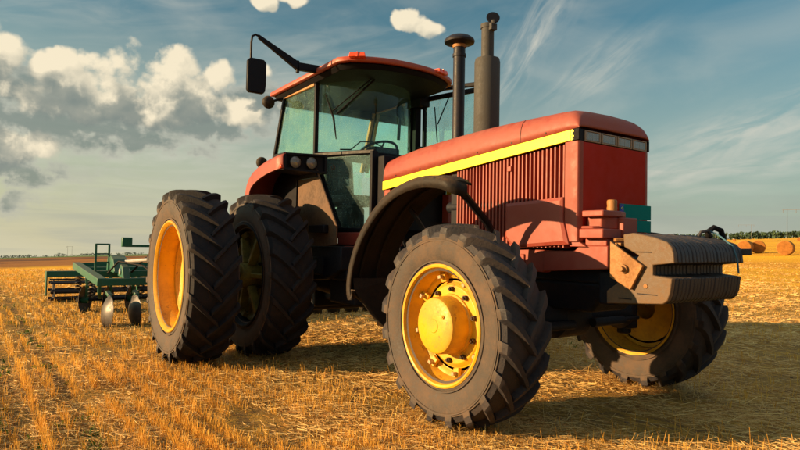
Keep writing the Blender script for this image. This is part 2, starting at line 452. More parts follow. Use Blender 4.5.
def tag(o, label=None, cat=None, group=None, kind=None):
    if label: o['label'] = label
    if cat: o['category'] = cat
    if group: o['group'] = group
    if kind: o['kind'] = kind
    return o
def empty(name, loc=(0, 0, 0), rz=0, parent=None):
    o = bpy.data.objects.new(name, None)
    o.empty_display_size = 0.2
    o.location = loc; o.rotation_euler = (0, 0, rz)
    C.objects.link(o)
    if parent: o.parent = parent
    return o
def copy_tree(o, parent=None):
    c = o.copy(); C.objects.link(c)
    if parent: c.parent = parent
    for ch in [k for k in bpy.data.objects if k.parent == o]:
        copy_tree(ch, c)
    return c

# ------------------------------------------------------------------ terrain
_rt2 = np.array([rt.x, rt.y]); _fw2 = np.array([-math.cos(y_), math.sin(y_)])
def ground_z(x, y):
    x = np.asarray(x, float); y = np.asarray(y, float)
    dx, dy = x - CAM[0], y - CAM[1]
    r = np.hypot(dx, dy)
    dep = np.abs(dx * _fw2[0] + dy * _fw2[1]); lat = dx * _rt2[0] + dy * _rt2[1]
    a = np.clip((r - 9) / 60, 0, 1); a = a * a * (3 - 2 * a)
    z = (-0.0070 * dep + 0.0440 * np.clip(lat, -dep * 1.2, dep * 1.2)) * a
    bump = 0.018 * np.sin(x * 1.3 + 1) * np.cos(y * 1.7 + .4) + 0.012 * np.sin(x * 3.1 - y * 2.3)
    # the tractor stands level: fade the bumps out under it
    q = np.hypot(np.maximum(np.abs(x - 1.6) - 2.6, 0), np.maximum(np.abs(y) - 2.4, 0))
    z = z + (bump - 0.012) * np.clip(q / 1.2, 0, 1)
    # old sprayer wheel tracks on the left of the tractor
    for yc in (-3.66, -3.27):
        z = z - 0.025 * np.exp(-((y - yc) / 0.09) ** 2) * np.clip((20 - r) / 10, 0, 1)
    return z

nr, na = 230, 420
rr_ = np.concatenate([[0.0], 0.35 * (9000 / 0.35) ** (np.arange(nr) / (nr - 1))])
aa_ = np.linspace(0, 2 * pi, na, endpoint=False)
GX = CAM[0] + rr_[:, None] * np.cos(aa_)[None, :]
GY = CAM[1] + rr_[:, None] * np.sin(aa_)[None, :]
GZ = ground_z(GX, GY)
near = np.clip(1 - rr_[:, None] / 30, 0, 1)
GZ = GZ + near * rng.normal(0, 0.006, GZ.shape) * (rr_[:, None] > 1)
me = bpy.data.meshes.new('field')
vv = np.stack([GX, GY, GZ], -1).reshape(-1, 3)
i0 = (np.arange(nr)[:, None] * na + np.arange(na)[None, :]).ravel()
i1 = (np.arange(nr)[:, None] * na + (np.arange(na)[None, :] + 1) % na).ravel()
ff = np.stack([i0, i0 + na, i1 + na, i1], -1)
me.vertices.add(len(vv)); me.vertices.foreach_set('co', vv.ravel().astype(np.float32))
me.loops.add(ff.size); me.loops.foreach_set('vertex_index', ff.ravel().astype(np.int32))
me.polygons.add(len(ff)); me.polygons.foreach_set('loop_start', (np.arange(len(ff)) * 4).astype(np.int32))
me.polygons.foreach_set('loop_total', np.full(len(ff), 4, np.int32))
me.update(); me.validate(); me.shade_smooth()
field = bpy.data.objects.new('ground', me)
C.objects.link(field)
tag(field, kind='structure')

def ground_mat():
    m = bpy.data.materials.new('stubble_field_soil')
    m.use_nodes = True
    N = NT(m.node_tree)
    b = N.n['Principled BSDF']
    pos = N.node('ShaderNodeNewGeometry').outputs['Position']
    px, py, pz = N.xyz(pos)
    rel = N.vm('SUBTRACT', pos, tuple(CAM))
    rx, ry, rz = N.xyz(rel)
    dist = N.vm('LENGTH', rel)
    az = N.m('MULTIPLY', N.m('ARCTAN2', ry, rx), 57.29578)     # 180 = left edge of the photo, 110 = right edge
    # straw litter: fine anisotropic noise in two directions
    s1 = N.noise(N.vm('MULTIPLY', pos, (14, 90, 20)), 1.0, 6, 0.7, 0.6)
    s2 = N.noise(N.vm('MULTIPLY', pos, (80, 18, 20)), 1.0, 6, 0.7, 0.8)
    straw = N.m('MAXIMUM', s1, s2)
    soiln = N.noise(pos, 2.2, 7, 0.65)
    rows = N.m('SINE', N.m('ADD', N.m('MULTIPLY', py, 2 * pi / 0.15), N.m('MULTIPLY', N.noise(pos, 0.7, 3, 0.5), 3.0)))
    rowf = N.ramp(rows, -0.4, 0.8)
    soil = N.mix(N.noise(pos, 35, 5, 0.6), (0.13, 0.075, 0.03), (0.29, 0.175, 0.075))
    strawc = N.mix(N.noise(pos, 60, 3, 0.6), (0.60, 0.28, 0.02), (0.92, 0.56, 0.085))
    f = N.m('ADD', N.m('MULTIPLY', N.ramp(straw, 0.46, 0.66), 0.60), N.m('MULTIPLY', N.ramp(soiln, 0.40, 0.66), 0.25))
    f = N.m('ADD', f, N.m('MULTIPLY', rowf, 0.12), clamp=True)
    nearc = N.mix(f, soil, strawc)
    # far field: long bands of mown straw and thin cover
    far1 = N.noise(N.vm('MULTIPLY', pos, (0.020, 0.16, 0.1)), 1.0, 7, 0.62, 0.5)
    far2 = N.noise(N.vm('MULTIPLY', pos, (0.25, 0.9, 0.1)), 1.0, 6, 0.6, 0.5)
    farc = N.mix(N.ramp(far1, 0.34, 0.66), (0.72, 0.34, 0.025), (0.98, 0.54, 0.03))
    farc = N.mix(N.m('MULTIPLY', N.ramp(far2, 0.42, 0.66), 0.45), farc, (0.80, 0.34, 0.015))
    cl = N.noise(pos, 5.5, 6, 0.7, 0.5)
    cl2 = N.noise(N.vm('MULTIPLY', pos, (3, 11, 5)), 1.0, 6, 0.7, 0.5)
    clf = N.m('MULTIPLY', N.ramp(N.m('ADD', N.m('MULTIPLY', cl, .5), N.m('MULTIPLY', cl2, .5)), 0.50, 0.40), N.ramp(dist, 55, 12, 0.0, 0.75))
    col = N.mix(N.ramp(dist, 9, 30), nearc, farc)
    col = N.mix(clf, col, (0.20, 0.115, 0.05))
    # tyre-packed tracks that follow the rows
    tr = N.m('ADD', N.m('POWER', 2.718, N.m('MULTIPLY', N.m('POWER', N.m('DIVIDE', N.m('ADD', py, 3.66), 0.07), 2), -1)),
             N.m('POWER', 2.718, N.m('MULTIPLY', N.m('POWER', N.m('DIVIDE', N.m('ADD', py, 3.27), 0.07), 2), -1)))
    tr = N.m('MULTIPLY', tr, N.ramp(N.noise(N.vm('MULTIPLY', pos, (0.6, 3, 1)), 1.0, 4, 0.6), 0.35, 0.6), clamp=True)
    col = N.mix(N.m('MULTIPLY', tr, 0.75), col, (0.10, 0.062, 0.032))
    # ploughed brown land on the left beyond 60 m, dark damp patches in it
    leftm = N.m('MULTIPLY', N.ramp(az, 148, 156), N.ramp(dist, 70, 105))
    pl = N.noise(N.vm('MULTIPLY', pos, (0.006, 0.016, 0.1)), 1.0, 7, 0.6, 0.7)
    plough = N.mix(N.ramp(pl, 0.44, 0.6), (0.12, 0.05, 0.022), (0.33, 0.135, 0.03))
    col = N.mix(leftm, col, plough)
    # green crop strip far behind it
    gm = N.m('MULTIPLY', N.ramp(az, 150, 152), N.ramp(N.m('ADD', dist, N.m('MULTIPLY', N.m('SUBTRACT', 175, az), 62)), 900, 960))
    gm = N.m('MULTIPLY', gm, N.ramp(dist, 240, 300))
    col = N.mix(gm, col, N.mix(N.noise(N.vm('MULTIPLY', pos, (0.003, 0.01, 0)), 1.0, 4, 0.5), (0.055, 0.13, 0.03), (0.19, 0.27, 0.09)))
    # a thin green strip of weeds on the right
    ws = N.noise(N.vm('MULTIPLY', pos, (0.008, 0.07, 0)), 1.0, 5, 0.6, 0.3)
    wm = N.m('MULTIPLY', N.ramp(ws, 0.60, 0.68), N.m('MULTIPLY', N.ramp(dist, 60, 90), N.ramp(az, 150, 140)))
    col = N.mix(N.m('MULTIPLY', wm, 0.5), col, (0.16, 0.17, 0.04))
    N.put(b.inputs['Base Color'], col)
    b.inputs['Roughness'].default_value = 0.95
    b.inputs['Specular IOR Level'].default_value = 0.15
    bn = N.node('ShaderNodeBump'); bn.inputs['Strength'].default_value = 0.9; bn.inputs['Distance'].default_value = 0.03
    h = N.m('ADD', N.m('MULTIPLY', straw, 0.8), N.m('MULTIPLY', soiln, 0.5))
    N.put(bn.inputs['Height'], h)
    N.put(b.inputs['Normal'], bn.outputs[0])
    return m
field.data.materials.append(ground_mat())

# ------------------------------------------------------------------ straw, stubble and weeds (nobody could count them)
def straw_mat(name, ca, cb, trans=0.25):
    m = bpy.data.materials.new(name); m.use_nodes = True
    N = NT(m.node_tree); b = N.n['Principled BSDF']
    at = N.node('ShaderNodeAttribute'); at.attribute_name = 'tone'
    c = N.mix(at.outputs['Fac'], ca, cb)
    N.put(b.inputs['Base Color'], c)
    b.inputs['Roughness'].default_value = 0.6
    b.inputs['Specular IOR Level'].default_value = 0.3
    out = N.n['Material Output']
    tl = N.node('ShaderNodeBsdfTranslucent'); N.put(tl.inputs[0], c)
    mx = N.node('ShaderNodeMixShader'); mx.inputs[0].default_value = trans
    N.l.new(b.outputs[0], mx.inputs[1]); N.l.new(tl.outputs[0], mx.inputs[2]); N.l.new(mx.outputs[0], out.inputs[0])
    return m
def quads(name, P, D, Wd, L, mat_, tone, taper=0.6, bend=None, kind_label=None):
    """P base points, D unit directions, Wd half-width vectors, L lengths -> one mesh of blades"""
    n = len(P)
    tip = P + D * L[:, None]
    if bend is not None: tip = tip + bend
    V = np.stack([P - Wd, P + Wd, tip + Wd * taper, tip - Wd * taper], 1).reshape(-1, 3)
    me = bpy.data.meshes.new(name)
    me.vertices.add(4 * n); me.vertices.foreach_set('co', V.ravel().astype(np.float32))
    me.loops.add(4 * n); me.loops.foreach_set('vertex_index', np.arange(4 * n, dtype=np.int32))
    me.polygons.add(n); me.polygons.foreach_set('loop_start', (np.arange(n) * 4).astype(np.int32))
    me.polygons.foreach_set('loop_total', np.full(n, 4, np.int32))
    me.update()
    at = me.attributes.new('tone', 'FLOAT', 'POINT')
    at.data.foreach_set('value', np.repeat(tone, 4).astype(np.float32))
    me.materials.append(mat_)
    o = bpy.data.objects.new(name, me); C.objects.link(o)
    tag(o, kind_label, None, None, 'stuff')
    return o
def scatter(n, r0, r1, pw=0.0, az0=98, az1=196):
    """points round the camera's ground point; equal numbers per log-radius, so the density falls with distance"""
    u = rng.random(n)
    r = r0 * (r1 / r0) ** u
    a = np.radians(az0 + (az1 - az0) * rng.random(n))
    return CAM[0] + r * np.cos(a), CAM[1] + r * np.sin(a), r
def under_tractor(x, y):
    return (np.abs(x - 1.5) < 2.3) & (np.abs(y) < 1.0)
def vnoise(x, y, s, seed):
    g = np.random.default_rng(seed).random((64, 64))
    X, Y = x / s, y / s
    ix, iy = np.floor(X).astype(int), np.floor(Y).astype(int)
    fx, fy = X - ix, Y - iy
    fx = fx * fx * (3 - 2 * fx); fy = fy * fy * (3 - 2 * fy)
    G = lambda i, j: g[i % 64, j % 64]
    return (G(ix, iy) * (1 - fx) + G(ix + 1, iy) * fx) * (1 - fy) + (G(ix, iy + 1) * (1 - fx) + G(ix + 1, iy + 1) * fx) * fy
# standing stubble in drill rows along X
n = 330000
x, y, r = scatter(n, 2.2, 75)
ROW = 0.16
yr = np.round(y / ROW) * ROW + rng.normal(0, 0.016, n)
y = np.where(rng.random(n) < 0.85, yr, y)
dn = vnoise(x, y, 0.55, 3) * .6 + vnoise(x, y, 0.17, 4) * .4
trk = np.exp(-((y + 3.66) / .085) ** 2) + np.exp(-((y + 3.27) / .085) ** 2)
flat = np.clip(1 - (y + 2.6) / 1.6, 0.12, 1)          # trampled and covered with straw on the tractor's side
keep = (rng.random(n) < np.clip((dn - 0.28) * 2.4, 0, 1) * flat * (1 - .9 * np.clip(trk, 0, 1)))
keep &= ~(under_tractor(x, y) & (rng.random(n) < .75))
x, y, r = x[keep], y[keep], r[keep]; n = len(x)
P = np.stack([x, y, ground_z(x, y) - 0.005], -1)
D = np.stack([rng.normal(0, .20, n), rng.normal(0, .20, n), np.ones(n)], -1); D /= np.linalg.norm(D, axis=1)[:, None]
a = rng.random(n) * pi
w = (0.0014 + 0.0010 * rng.random(n)) * np.clip(r / 5, 1, 5)
Wd = np.stack([np.cos(a) * w, np.sin(a) * w, 0 * w], -1)
L = (0.035 + 0.075 * rng.random(n)) * (0.8 + .5 * vnoise(x, y, 1.1, 9))
sm = straw_mat('golden_stubble', (0.52, 0.22, 0.02), (0.95, 0.60, 0.12), 0.35)
quads('stubble', P, D, Wd, L, sm, np.clip(rng.normal(.5, .25, n) * .7 + .3 * vnoise(x, y, .8, 12), 0, 1), 0.8, kind_label='cut golden stubble standing in rows over the field')
# loose straw lying about
n = 430000
x, y, r = scatter(n, 2.0, 45)
dn = vnoise(x, y, 0.45, 23) * .6 + vnoise(x, y, 1.3, 24) * .4
keep = rng.random(n) < np.clip((dn - .22) * 2.0, 0.08, 1) * np.where(y > -2.2, 1.0, .6)
x, y, r = x[keep], y[keep], r[keep]; n = len(x)
a = np.where(rng.random(n) < .5, rng.normal(0, .6, n), rng.random(n) * pi * 2)
D = np.stack([np.cos(a), np.sin(a), rng.normal(0.04, .13, n)], -1); D /= np.linalg.norm(D, axis=1)[:, None]
w = (0.0010 + 0.0011 * rng.random(n)) * np.clip(r / 5, 1, 4.5)
b_ = rng.random(n) * 1.2
Wd = np.stack([-np.sin(a) * w * np.cos(b_), np.cos(a) * w * np.cos(b_), w * np.sin(b_)], -1)
P = np.stack([x, y, ground_z(x, y) + 0.004 + 0.022 * rng.random(n)], -1)
L = 0.03 + 0.15 * rng.random(n) ** 1.8
sm2 = straw_mat('pale_loose_straw', (0.46, 0.20, 0.03), (0.98, 0.74, 0.30), 0.25)
# more of it pushed up round the tyres' contact patches
m_ = 16000
cxs = np.array([3.12, 3.12, 0, 0, 0, 0]); cys = np.array([-1.13, 1.13, -2.095, -1.30, 1.30, 2.095]); ls = np.array([.26, .26, .32, .32, .32, .32])
ci_ = rng.integers(0, 6, m_)
xx_ = cxs[ci_] + rng.normal(0, 1, m_) * ls[ci_]; yy_ = cys[ci_] + rng.normal(0, .17, m_)
a2 = rng.random(m_) * 2 * pi
D2 = np.stack([np.cos(a2), np.sin(a2), rng.normal(.12, .22, m_)], -1); D2 /= np.linalg.norm(D2, axis=1)[:, None]
w2 = 0.0012 + 0.0010 * rng.random(m_)
P2_ = np.stack([xx_, yy_, ground_z(xx_, yy_) + .004 + .05 * rng.random(m_) ** 1.5], -1)
P = np.concatenate([P, P2_]); D = np.concatenate([D, D2]); Wd = np.concatenate([Wd, np.stack([-np.sin(a2) * w2, np.cos(a2) * w2, 0 * w2], -1)]); L = np.concatenate([L, .04 + .12 * rng.random(m_)]); n = len(P)
quads('loose_straw', P, D, Wd, L, sm2, np.clip(rng.normal(.5, .28, n), 0, 1), 0.9, kind_label='loose golden straw strewn over the cut field')
# clods of soil
mb = MB()
for k in range(420):
    rr = 2.4 * (22 / 2.4) ** random.random(); aa = R(random.uniform(100, 192))
    cx, cy = CAM[0] + rr * math.cos(aa), CAM[1] + rr * math.sin(aa)
    s_ = random.uniform(.005, .016) * (1 if random.random() < .9 else 1.7)
    cz = float(ground_z(cx, cy)) + s_ * .3
    o0 = len(mb.v)
    mb.sphere((cx, cy, cz), s_, 6, (random.uniform(.7, 1.4), random.uniform(.7, 1.3), random.uniform(.5, .8)))
    for i in range(o0, len(mb.v)):
        v_ = mb.v[i]; mb.v[i] = tuple(v_[j] + random.uniform(-.25, .25) * s_ for j in range(3))
o = mb.build('soil_clods', mat('dry_soil', (0.20, 0.125, 0.065), 0.9, var=.4), smooth=0)
tag(o, 'small dry brown clods of soil between the stubble', kind='stuff')
# green weeds
n = 5200
k_ = n // 8
cx, cy, cr = scatter(k_, 2.6, 28, az0=120)
okm = (vnoise(cx, cy, 1.6, 41) > .55)
al = (rng.random(k_) < .13) & (cr < 22)
cy = np.where(al, np.where(rng.random(k_) < .5, -3.66, -3.27) + rng.normal(0, .05, k_), cy)
okm |= al
cx, cy = cx[okm], cy[okm]; k_ = len(cx)
x = np.repeat(cx, 8) + rng.normal(0, .02, k_ * 8); y = np.repeat(cy, 8) + rng.normal(0, .02, k_ * 8); n = len(x)
D = np.stack([rng.normal(0, .6, n), rng.normal(0, .6, n), np.ones(n) * .9], -1); D /= np.linalg.norm(D, axis=1)[:, None]
a = rng.random(n) * pi
w = 0.004 + 0.005 * rng.random(n)
Wd = np.stack([np.cos(a) * w, np.sin(a) * w, 0 * w], -1)
P = np.stack([x, y, ground_z(x, y) + .005], -1)
quads('green_weeds', P, D, Wd, 0.02 + .035 * rng.random(n), straw_mat('weed_green', (0.04, 0.10, 0.012), (0.12, 0.20, 0.02), 0.35), rng.random(n), 0.5, kind_label='small green weed seedlings among the stubble')

# ------------------------------------------------------------------ TRACTOR
T = empty('tractor')
tag(T, 'large old red farm tractor with yellow rims, dual rear wheels and a glass cab', 'tractor')

def make_tyre_mesh(name, Rt, rb, Wt, N, sweep, lugw, lugh, m):
    hw = Wt / 2
    mb = MB()
    base = [(-.80 * hw, rb - .02), (-.84 * hw, rb + .012), (-.90 * hw, rb + .03), (-.885 * hw, rb + .055), (-.97 * hw, rb + .30 * (Rt - rb)), (-1.0 * hw, rb + .5 * (Rt - rb)),
            (-.985 * hw, rb + .68 * (Rt - rb)), (-.95 * hw, Rt - lugh * 2.3), (-.86 * hw, Rt - lugh * 1.45), (-.55 * hw, Rt - lugh * 1.08), (0, Rt - lugh)]
    prof = base + [(-a, b) for a, b in base[-2::-1]]
    mb.lathe(prof, 120)
    # bars
    def carc(q):      # |y|/hw -> carcass radius
        xs = [0, .55, .86, .95, .985, 1.0]; ys = [Rt - lugh, Rt - lugh * 1.08, Rt - lugh * 1.45, Rt - lugh * 2.3, rb + .68 * (Rt - rb), rb + .5 * (Rt - rb)]
        return float(np.interp(q, xs, ys))
    def top(q):
        return float(np.interp(q, [0, .5, .85, .98], [Rt, Rt - .004, Rt - .014, Rt - .03]))
    for s in (-1, 1):
        for k in range(N):
            th0 = 2 * pi * (k + (.5 if s > 0 else 0)) / N
            secs = []
            for i, t in enumerate([0, .08, .25, .45, .65, .82, .93]):
                q = -.17 + 1.15 * t
                th = th0 + sweep * (-.12 + 1.12 * t ** 0.95)
                wt = lugw * (.60 + .36 * t) * (1 if t > 0 else .8)
                secs.append((s * q * hw, th, top(abs(q)), carc(abs(q)) - .004, wt, wt + .022))
            # shoulder end, then running down the sidewall
            secs.append((s * .985 * hw, th0 + sweep * 1.0, Rt - .034, carc(.95) - .02, lugw * 1.05, lugw * 1.3))
            secs.append((s * 1.015 * hw, th0 + sweep * 1.03, Rt - lugh * 1.7, carc(.975) - .04, lugw * .95, lugw * 1.25))
            secs.append((s * 1.005 * hw, th0 + sweep * 1.06, rb + .52 * (Rt - rb), rb + .46 * (Rt - rb), lugw * .22, lugw * .4))
            vs = []
            for j, (yy, th, rt_, rc, wt, wb) in enumerate(secs):
                ang = 1.28
                inn = 0.96 if j >= 7 else 1.0
                for (r0, wd, yk) in ((rc, wb, inn), (rt_, wt, 1.0), (rt_, -wt, 1.0), (rc, -wb, inn)):
                    a_ = th + wd * .5 * ang / r0
                    ty = yy * yk
                    vs.append((r0 * math.cos(a_), ty, r0 * math.sin(a_)))
            fs = []
            for j in range(len(secs) - 1):
                for e in range(3):
                    fs.append((j * 4 + e, j * 4 + e + 1, (j + 1) * 4 + e + 1, (j + 1) * 4 + e))
            fs.append((0, 1, 2, 3)); L_ = (len(secs) - 1) * 4
            fs.append((L_ + 3, L_ + 2, L_ + 1, L_))
            mb.add(vs, fs)
    # fine mould rings on the side walls
    for s in (-1, 1):
        for f_ in (.16, .62):
            rr0 = rb + f_ * (Rt - rb)
            yy = s * float(np.interp(f_, [0, .3, .5, .68], [.88, .97, 1.0, .985])) * hw
            mb.lathe([(yy - .006, rr0 - .007), (yy + s * .004, rr0 - .003), (yy + s * .004, rr0 + .003), (yy - .006, rr0 + .007)], 120)
    # side walls carry pale dried dust, a coat of its own
    o = mb.build(name, [m, 'sidewall'], None, 0, 28)
    me = o.data
    for p in me.polygons:
        c_ = p.center; rad = math.hypot(c_.x, c_.z)
        if rad < Rt - lugh * 2.2 and abs(c_.y) > .8 * hw: p.material_index = 1
    return o

def bolt(mb, c, r, h, s, hexa=True):
    mb.lathe([(0, 0.0001), (0, r), (s * h, r), (s * h, .0001)], 6, c)
    mb.lathe([(s * h, r * .5), (s * h * 1.5, r * .5), (s * h * 1.5, .0001)], 8, c)

def front_wheel(loc, s):
    """s=-1: outer face towards -Y"""
    w = empty('front_wheel', loc, 0, T)
    ty = make_tyre_mesh('tyre', .707, .395, .40, 20, .34, .050, .044, 'tyref'); ty.parent = w
    ty.rotation_euler = (0, R(7), 0)
    a = s
    rim = MB().lathe([(a * .172, .395), (a * .186, .400), (a * .190, .412), (a * .184, .423), (a * .176, .423), (a * .170, .414), (a * .168, .405)][::-1] +
                     [(a * .165, .392), (a * .10, .375), (a * .07, .362), (a * .02, .358), (-a * .08, .365), (-a * .165, .385), (-a * .18, .41), (-a * .186, .41), (-a * .18, .398)], 72)
    rim = rim.build('rim', 'rimyel', w, 0, 40)
    disc = MB().lathe([(a * .055, .365), (a * .052, .345), (a * .030, .325), (a * .030, .30), (a * .048, .285), (a * .062, .27), (a * .062, .20), (a * .050, .10), (a * .03, .10), (a * .03, .355)], 60)
    for k in range(8):       # eight lugs between disc and rim
        th = 2 * pi * (k + .3) / 8
        ca, sa = math.cos(th), math.sin(th)
        p = Vector((ca * .30, a * .062, sa * .30)); q = Vector((ca * .362, a * .075, sa * .362))
        disc.bar(p, q, .055, .03, (0, 1, 0))
    disc.build('wheel_disc', 'rimyel', w, .004, 40)
    hb = MB().lathe([(a * .06, .215), (a * .075, .212), (a * .082, .200), (a * .19, .196), (a * .212, .188), (a * .222, .172), (a * .224, .05), (a * .228, .045), (a * .228, .0001)], 56)
    bolt(hb, (.10, a * .222, .07), .014, .01, a)
    hb.build('hub_cap', 'rimyel', w, 0, 35)
    for k in range(10):
        th = 2 * pi * (k + .45) / 10
        b = MB(); bolt(b, (.248 * math.cos(th), a * .060, .248 * math.sin(th)), .019, .026, a)
        b.build('wheel_nut', 'bolt', w, 0, 30)
    for k in range(8):
        th = 2 * pi * (k + .3) / 8
        b = MB(); b.bar((.335 * math.cos(th), a * .085, .335 * math.sin(th)), (.335 * math.cos(th), a * .118, .335 * math.sin(th)), .03, .024, (math.cos(th), 0, math.sin(th)))
        b.build('rim_clamp', 'boltp', w, .003, 30)
    return w
FX, FR = 3.122, .707
front_wheel((FX, -1.13, FR), -1)
front_wheel((FX, 1.13, FR), 1)

def rear_wheel(loc, s, outer):
    w = empty('rear_wheel', loc, 0, T)
    ty = make_tyre_mesh('tyre', .891, .53, .48, 22, .285, .044, .050, 'tyre'); ty.parent = w
    ty.rotation_euler = (0, R(random.uniform(0, 16)), 0)
    a = s
    flange = [(a * .190, .548), (a * .200, .560), (a * .222, .566), (a * .229, .560), (a * .230, .548), (a * .215, .535)]
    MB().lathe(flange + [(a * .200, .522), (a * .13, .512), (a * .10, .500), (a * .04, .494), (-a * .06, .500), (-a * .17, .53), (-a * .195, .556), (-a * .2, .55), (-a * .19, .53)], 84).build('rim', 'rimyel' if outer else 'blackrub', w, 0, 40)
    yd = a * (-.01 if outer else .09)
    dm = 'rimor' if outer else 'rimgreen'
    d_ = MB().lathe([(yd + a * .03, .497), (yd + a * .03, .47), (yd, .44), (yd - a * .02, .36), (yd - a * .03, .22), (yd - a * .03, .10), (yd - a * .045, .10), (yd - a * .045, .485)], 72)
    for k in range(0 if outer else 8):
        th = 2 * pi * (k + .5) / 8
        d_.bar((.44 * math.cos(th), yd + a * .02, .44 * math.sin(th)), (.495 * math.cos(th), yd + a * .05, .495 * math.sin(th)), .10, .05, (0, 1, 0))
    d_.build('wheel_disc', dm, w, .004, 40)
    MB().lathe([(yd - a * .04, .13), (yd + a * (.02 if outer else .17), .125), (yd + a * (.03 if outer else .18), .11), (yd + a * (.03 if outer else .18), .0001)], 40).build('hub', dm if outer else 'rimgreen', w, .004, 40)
    for k in range(8):
        th = 2 * pi * k / 8
        b = MB(); bolt(b, (.175 * math.cos(th), yd - a * .028, .175 * math.sin(th)), .021, .024, a)
        b.build('wheel_nut', 'bolt', w, 0, 30)
    if outer:
        for k in range(3):
            th = 2 * pi * (k + .12) / 3
            b = MB(); c1 = Vector((.33 * math.cos(th), yd - a * .02, .33 * math.sin(th))); t1 = Vector((-math.sin(th), 0, math.cos(th))) * .05; n1 = Vector((0, a, 0)) * .03
            b.tube([c1 - t1, c1 - t1 + n1, c1 + t1 + n1, c1 + t1], .008, 8); b.build('lifting_eye', 'rimor', w, 0, 40)
    # cast ribs of the inner wheel
    if not outer:
        for k in range(6):
            th = 2 * pi * k / 6
            b = MB().bar((.14 * math.cos(th), yd + a * .06, .14 * math.sin(th)), (.46 * math.cos(th), yd + a * .03, .46 * math.sin(th)), .05, .09, (0, 1, 0))
            b.build('rib', 'rimgreen', w, .008, 30)
    return w
for yc, s, out in ((-2.072, -1, True), (-1.285, -1, False), (1.285, 1, False), (2.072, 1, True)):
    rear_wheel((0, yc, .891), s, out)
MB().tube([(0, -2.08, .891), (0, 2.08, .891)], .055, 24).build('rear_axle_shaft', 'engine', T, 0)

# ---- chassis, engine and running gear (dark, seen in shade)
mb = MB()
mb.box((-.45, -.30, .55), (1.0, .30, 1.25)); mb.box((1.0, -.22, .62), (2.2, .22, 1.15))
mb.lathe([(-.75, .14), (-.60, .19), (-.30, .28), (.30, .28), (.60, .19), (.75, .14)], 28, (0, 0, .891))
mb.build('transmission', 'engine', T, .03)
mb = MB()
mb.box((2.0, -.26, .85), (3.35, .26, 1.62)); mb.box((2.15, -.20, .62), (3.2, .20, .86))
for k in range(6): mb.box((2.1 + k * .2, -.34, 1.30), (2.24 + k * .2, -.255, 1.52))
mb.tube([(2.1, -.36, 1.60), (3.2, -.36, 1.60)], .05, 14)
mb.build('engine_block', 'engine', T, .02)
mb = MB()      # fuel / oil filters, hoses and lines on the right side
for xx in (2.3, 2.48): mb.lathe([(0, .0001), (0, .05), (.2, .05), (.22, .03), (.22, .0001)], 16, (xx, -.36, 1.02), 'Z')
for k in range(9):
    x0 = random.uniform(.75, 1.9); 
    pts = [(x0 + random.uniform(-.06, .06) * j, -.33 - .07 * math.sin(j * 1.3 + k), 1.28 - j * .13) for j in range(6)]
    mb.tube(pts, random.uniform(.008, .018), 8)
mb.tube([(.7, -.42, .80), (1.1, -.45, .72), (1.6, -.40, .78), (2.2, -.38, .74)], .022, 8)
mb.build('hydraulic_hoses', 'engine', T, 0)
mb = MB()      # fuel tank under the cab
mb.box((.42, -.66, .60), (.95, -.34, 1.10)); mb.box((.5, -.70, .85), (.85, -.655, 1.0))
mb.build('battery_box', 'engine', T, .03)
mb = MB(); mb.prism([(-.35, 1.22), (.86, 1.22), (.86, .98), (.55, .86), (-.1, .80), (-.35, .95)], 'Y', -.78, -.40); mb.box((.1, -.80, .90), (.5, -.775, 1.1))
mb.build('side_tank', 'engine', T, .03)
mb = MB(); mb.box((-1.25, -.62, .34), (-.95, .95, .95)); mb.tube([(-1.1, -.45, .5), (-1.9, -.42, .42)], .04, 10); mb.tube([(-1.1, .45, .5), (-1.9, .42, .42)], .04, 10); mb.box((-.95, -.4, .45), (-.4, .4, 1.2))  # hitch arms, plus a wide box added to darken the gap behind
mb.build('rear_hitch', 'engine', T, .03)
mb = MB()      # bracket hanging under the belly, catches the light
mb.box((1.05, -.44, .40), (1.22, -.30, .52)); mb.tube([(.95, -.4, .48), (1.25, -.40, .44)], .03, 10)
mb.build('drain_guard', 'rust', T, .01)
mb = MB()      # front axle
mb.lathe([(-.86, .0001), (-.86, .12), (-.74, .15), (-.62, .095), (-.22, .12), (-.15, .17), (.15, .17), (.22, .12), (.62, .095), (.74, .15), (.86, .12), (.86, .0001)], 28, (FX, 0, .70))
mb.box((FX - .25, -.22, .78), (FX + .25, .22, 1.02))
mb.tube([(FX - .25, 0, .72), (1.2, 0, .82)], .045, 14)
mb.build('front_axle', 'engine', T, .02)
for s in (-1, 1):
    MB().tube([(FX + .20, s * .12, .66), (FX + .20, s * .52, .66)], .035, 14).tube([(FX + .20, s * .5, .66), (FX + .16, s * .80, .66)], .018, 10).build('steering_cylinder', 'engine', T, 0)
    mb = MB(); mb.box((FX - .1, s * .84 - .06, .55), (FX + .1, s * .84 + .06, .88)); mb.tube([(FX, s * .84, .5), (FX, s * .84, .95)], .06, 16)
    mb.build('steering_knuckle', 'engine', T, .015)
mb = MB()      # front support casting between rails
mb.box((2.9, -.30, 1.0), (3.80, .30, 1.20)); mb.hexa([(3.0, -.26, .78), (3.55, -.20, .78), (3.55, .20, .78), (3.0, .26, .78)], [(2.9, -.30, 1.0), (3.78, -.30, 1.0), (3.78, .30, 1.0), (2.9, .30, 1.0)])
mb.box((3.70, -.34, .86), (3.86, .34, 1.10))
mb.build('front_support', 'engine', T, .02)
# red frame rails
for s in (-1, 1):
    mb = MB()
    mb.prism([(2.05, 1.085), (3.25, 1.065), (3.25, 1.235), (2.05, 1.25)], 'Y', s * .30, s * .385)
    mb.prism([(3.25, 1.075), (3.82, 1.115), (3.82, 1.275), (3.58, 1.272), (3.54, 1.235), (3.25, 1.232)], 'Y', s * .30, s * .395)
    mb.box((3.02, min(s * .385, s * .40), 1.09), (3.06, max(s * .385, s * .40), 1.2))
    mb.build('frame_rail', 'red', T, .01)

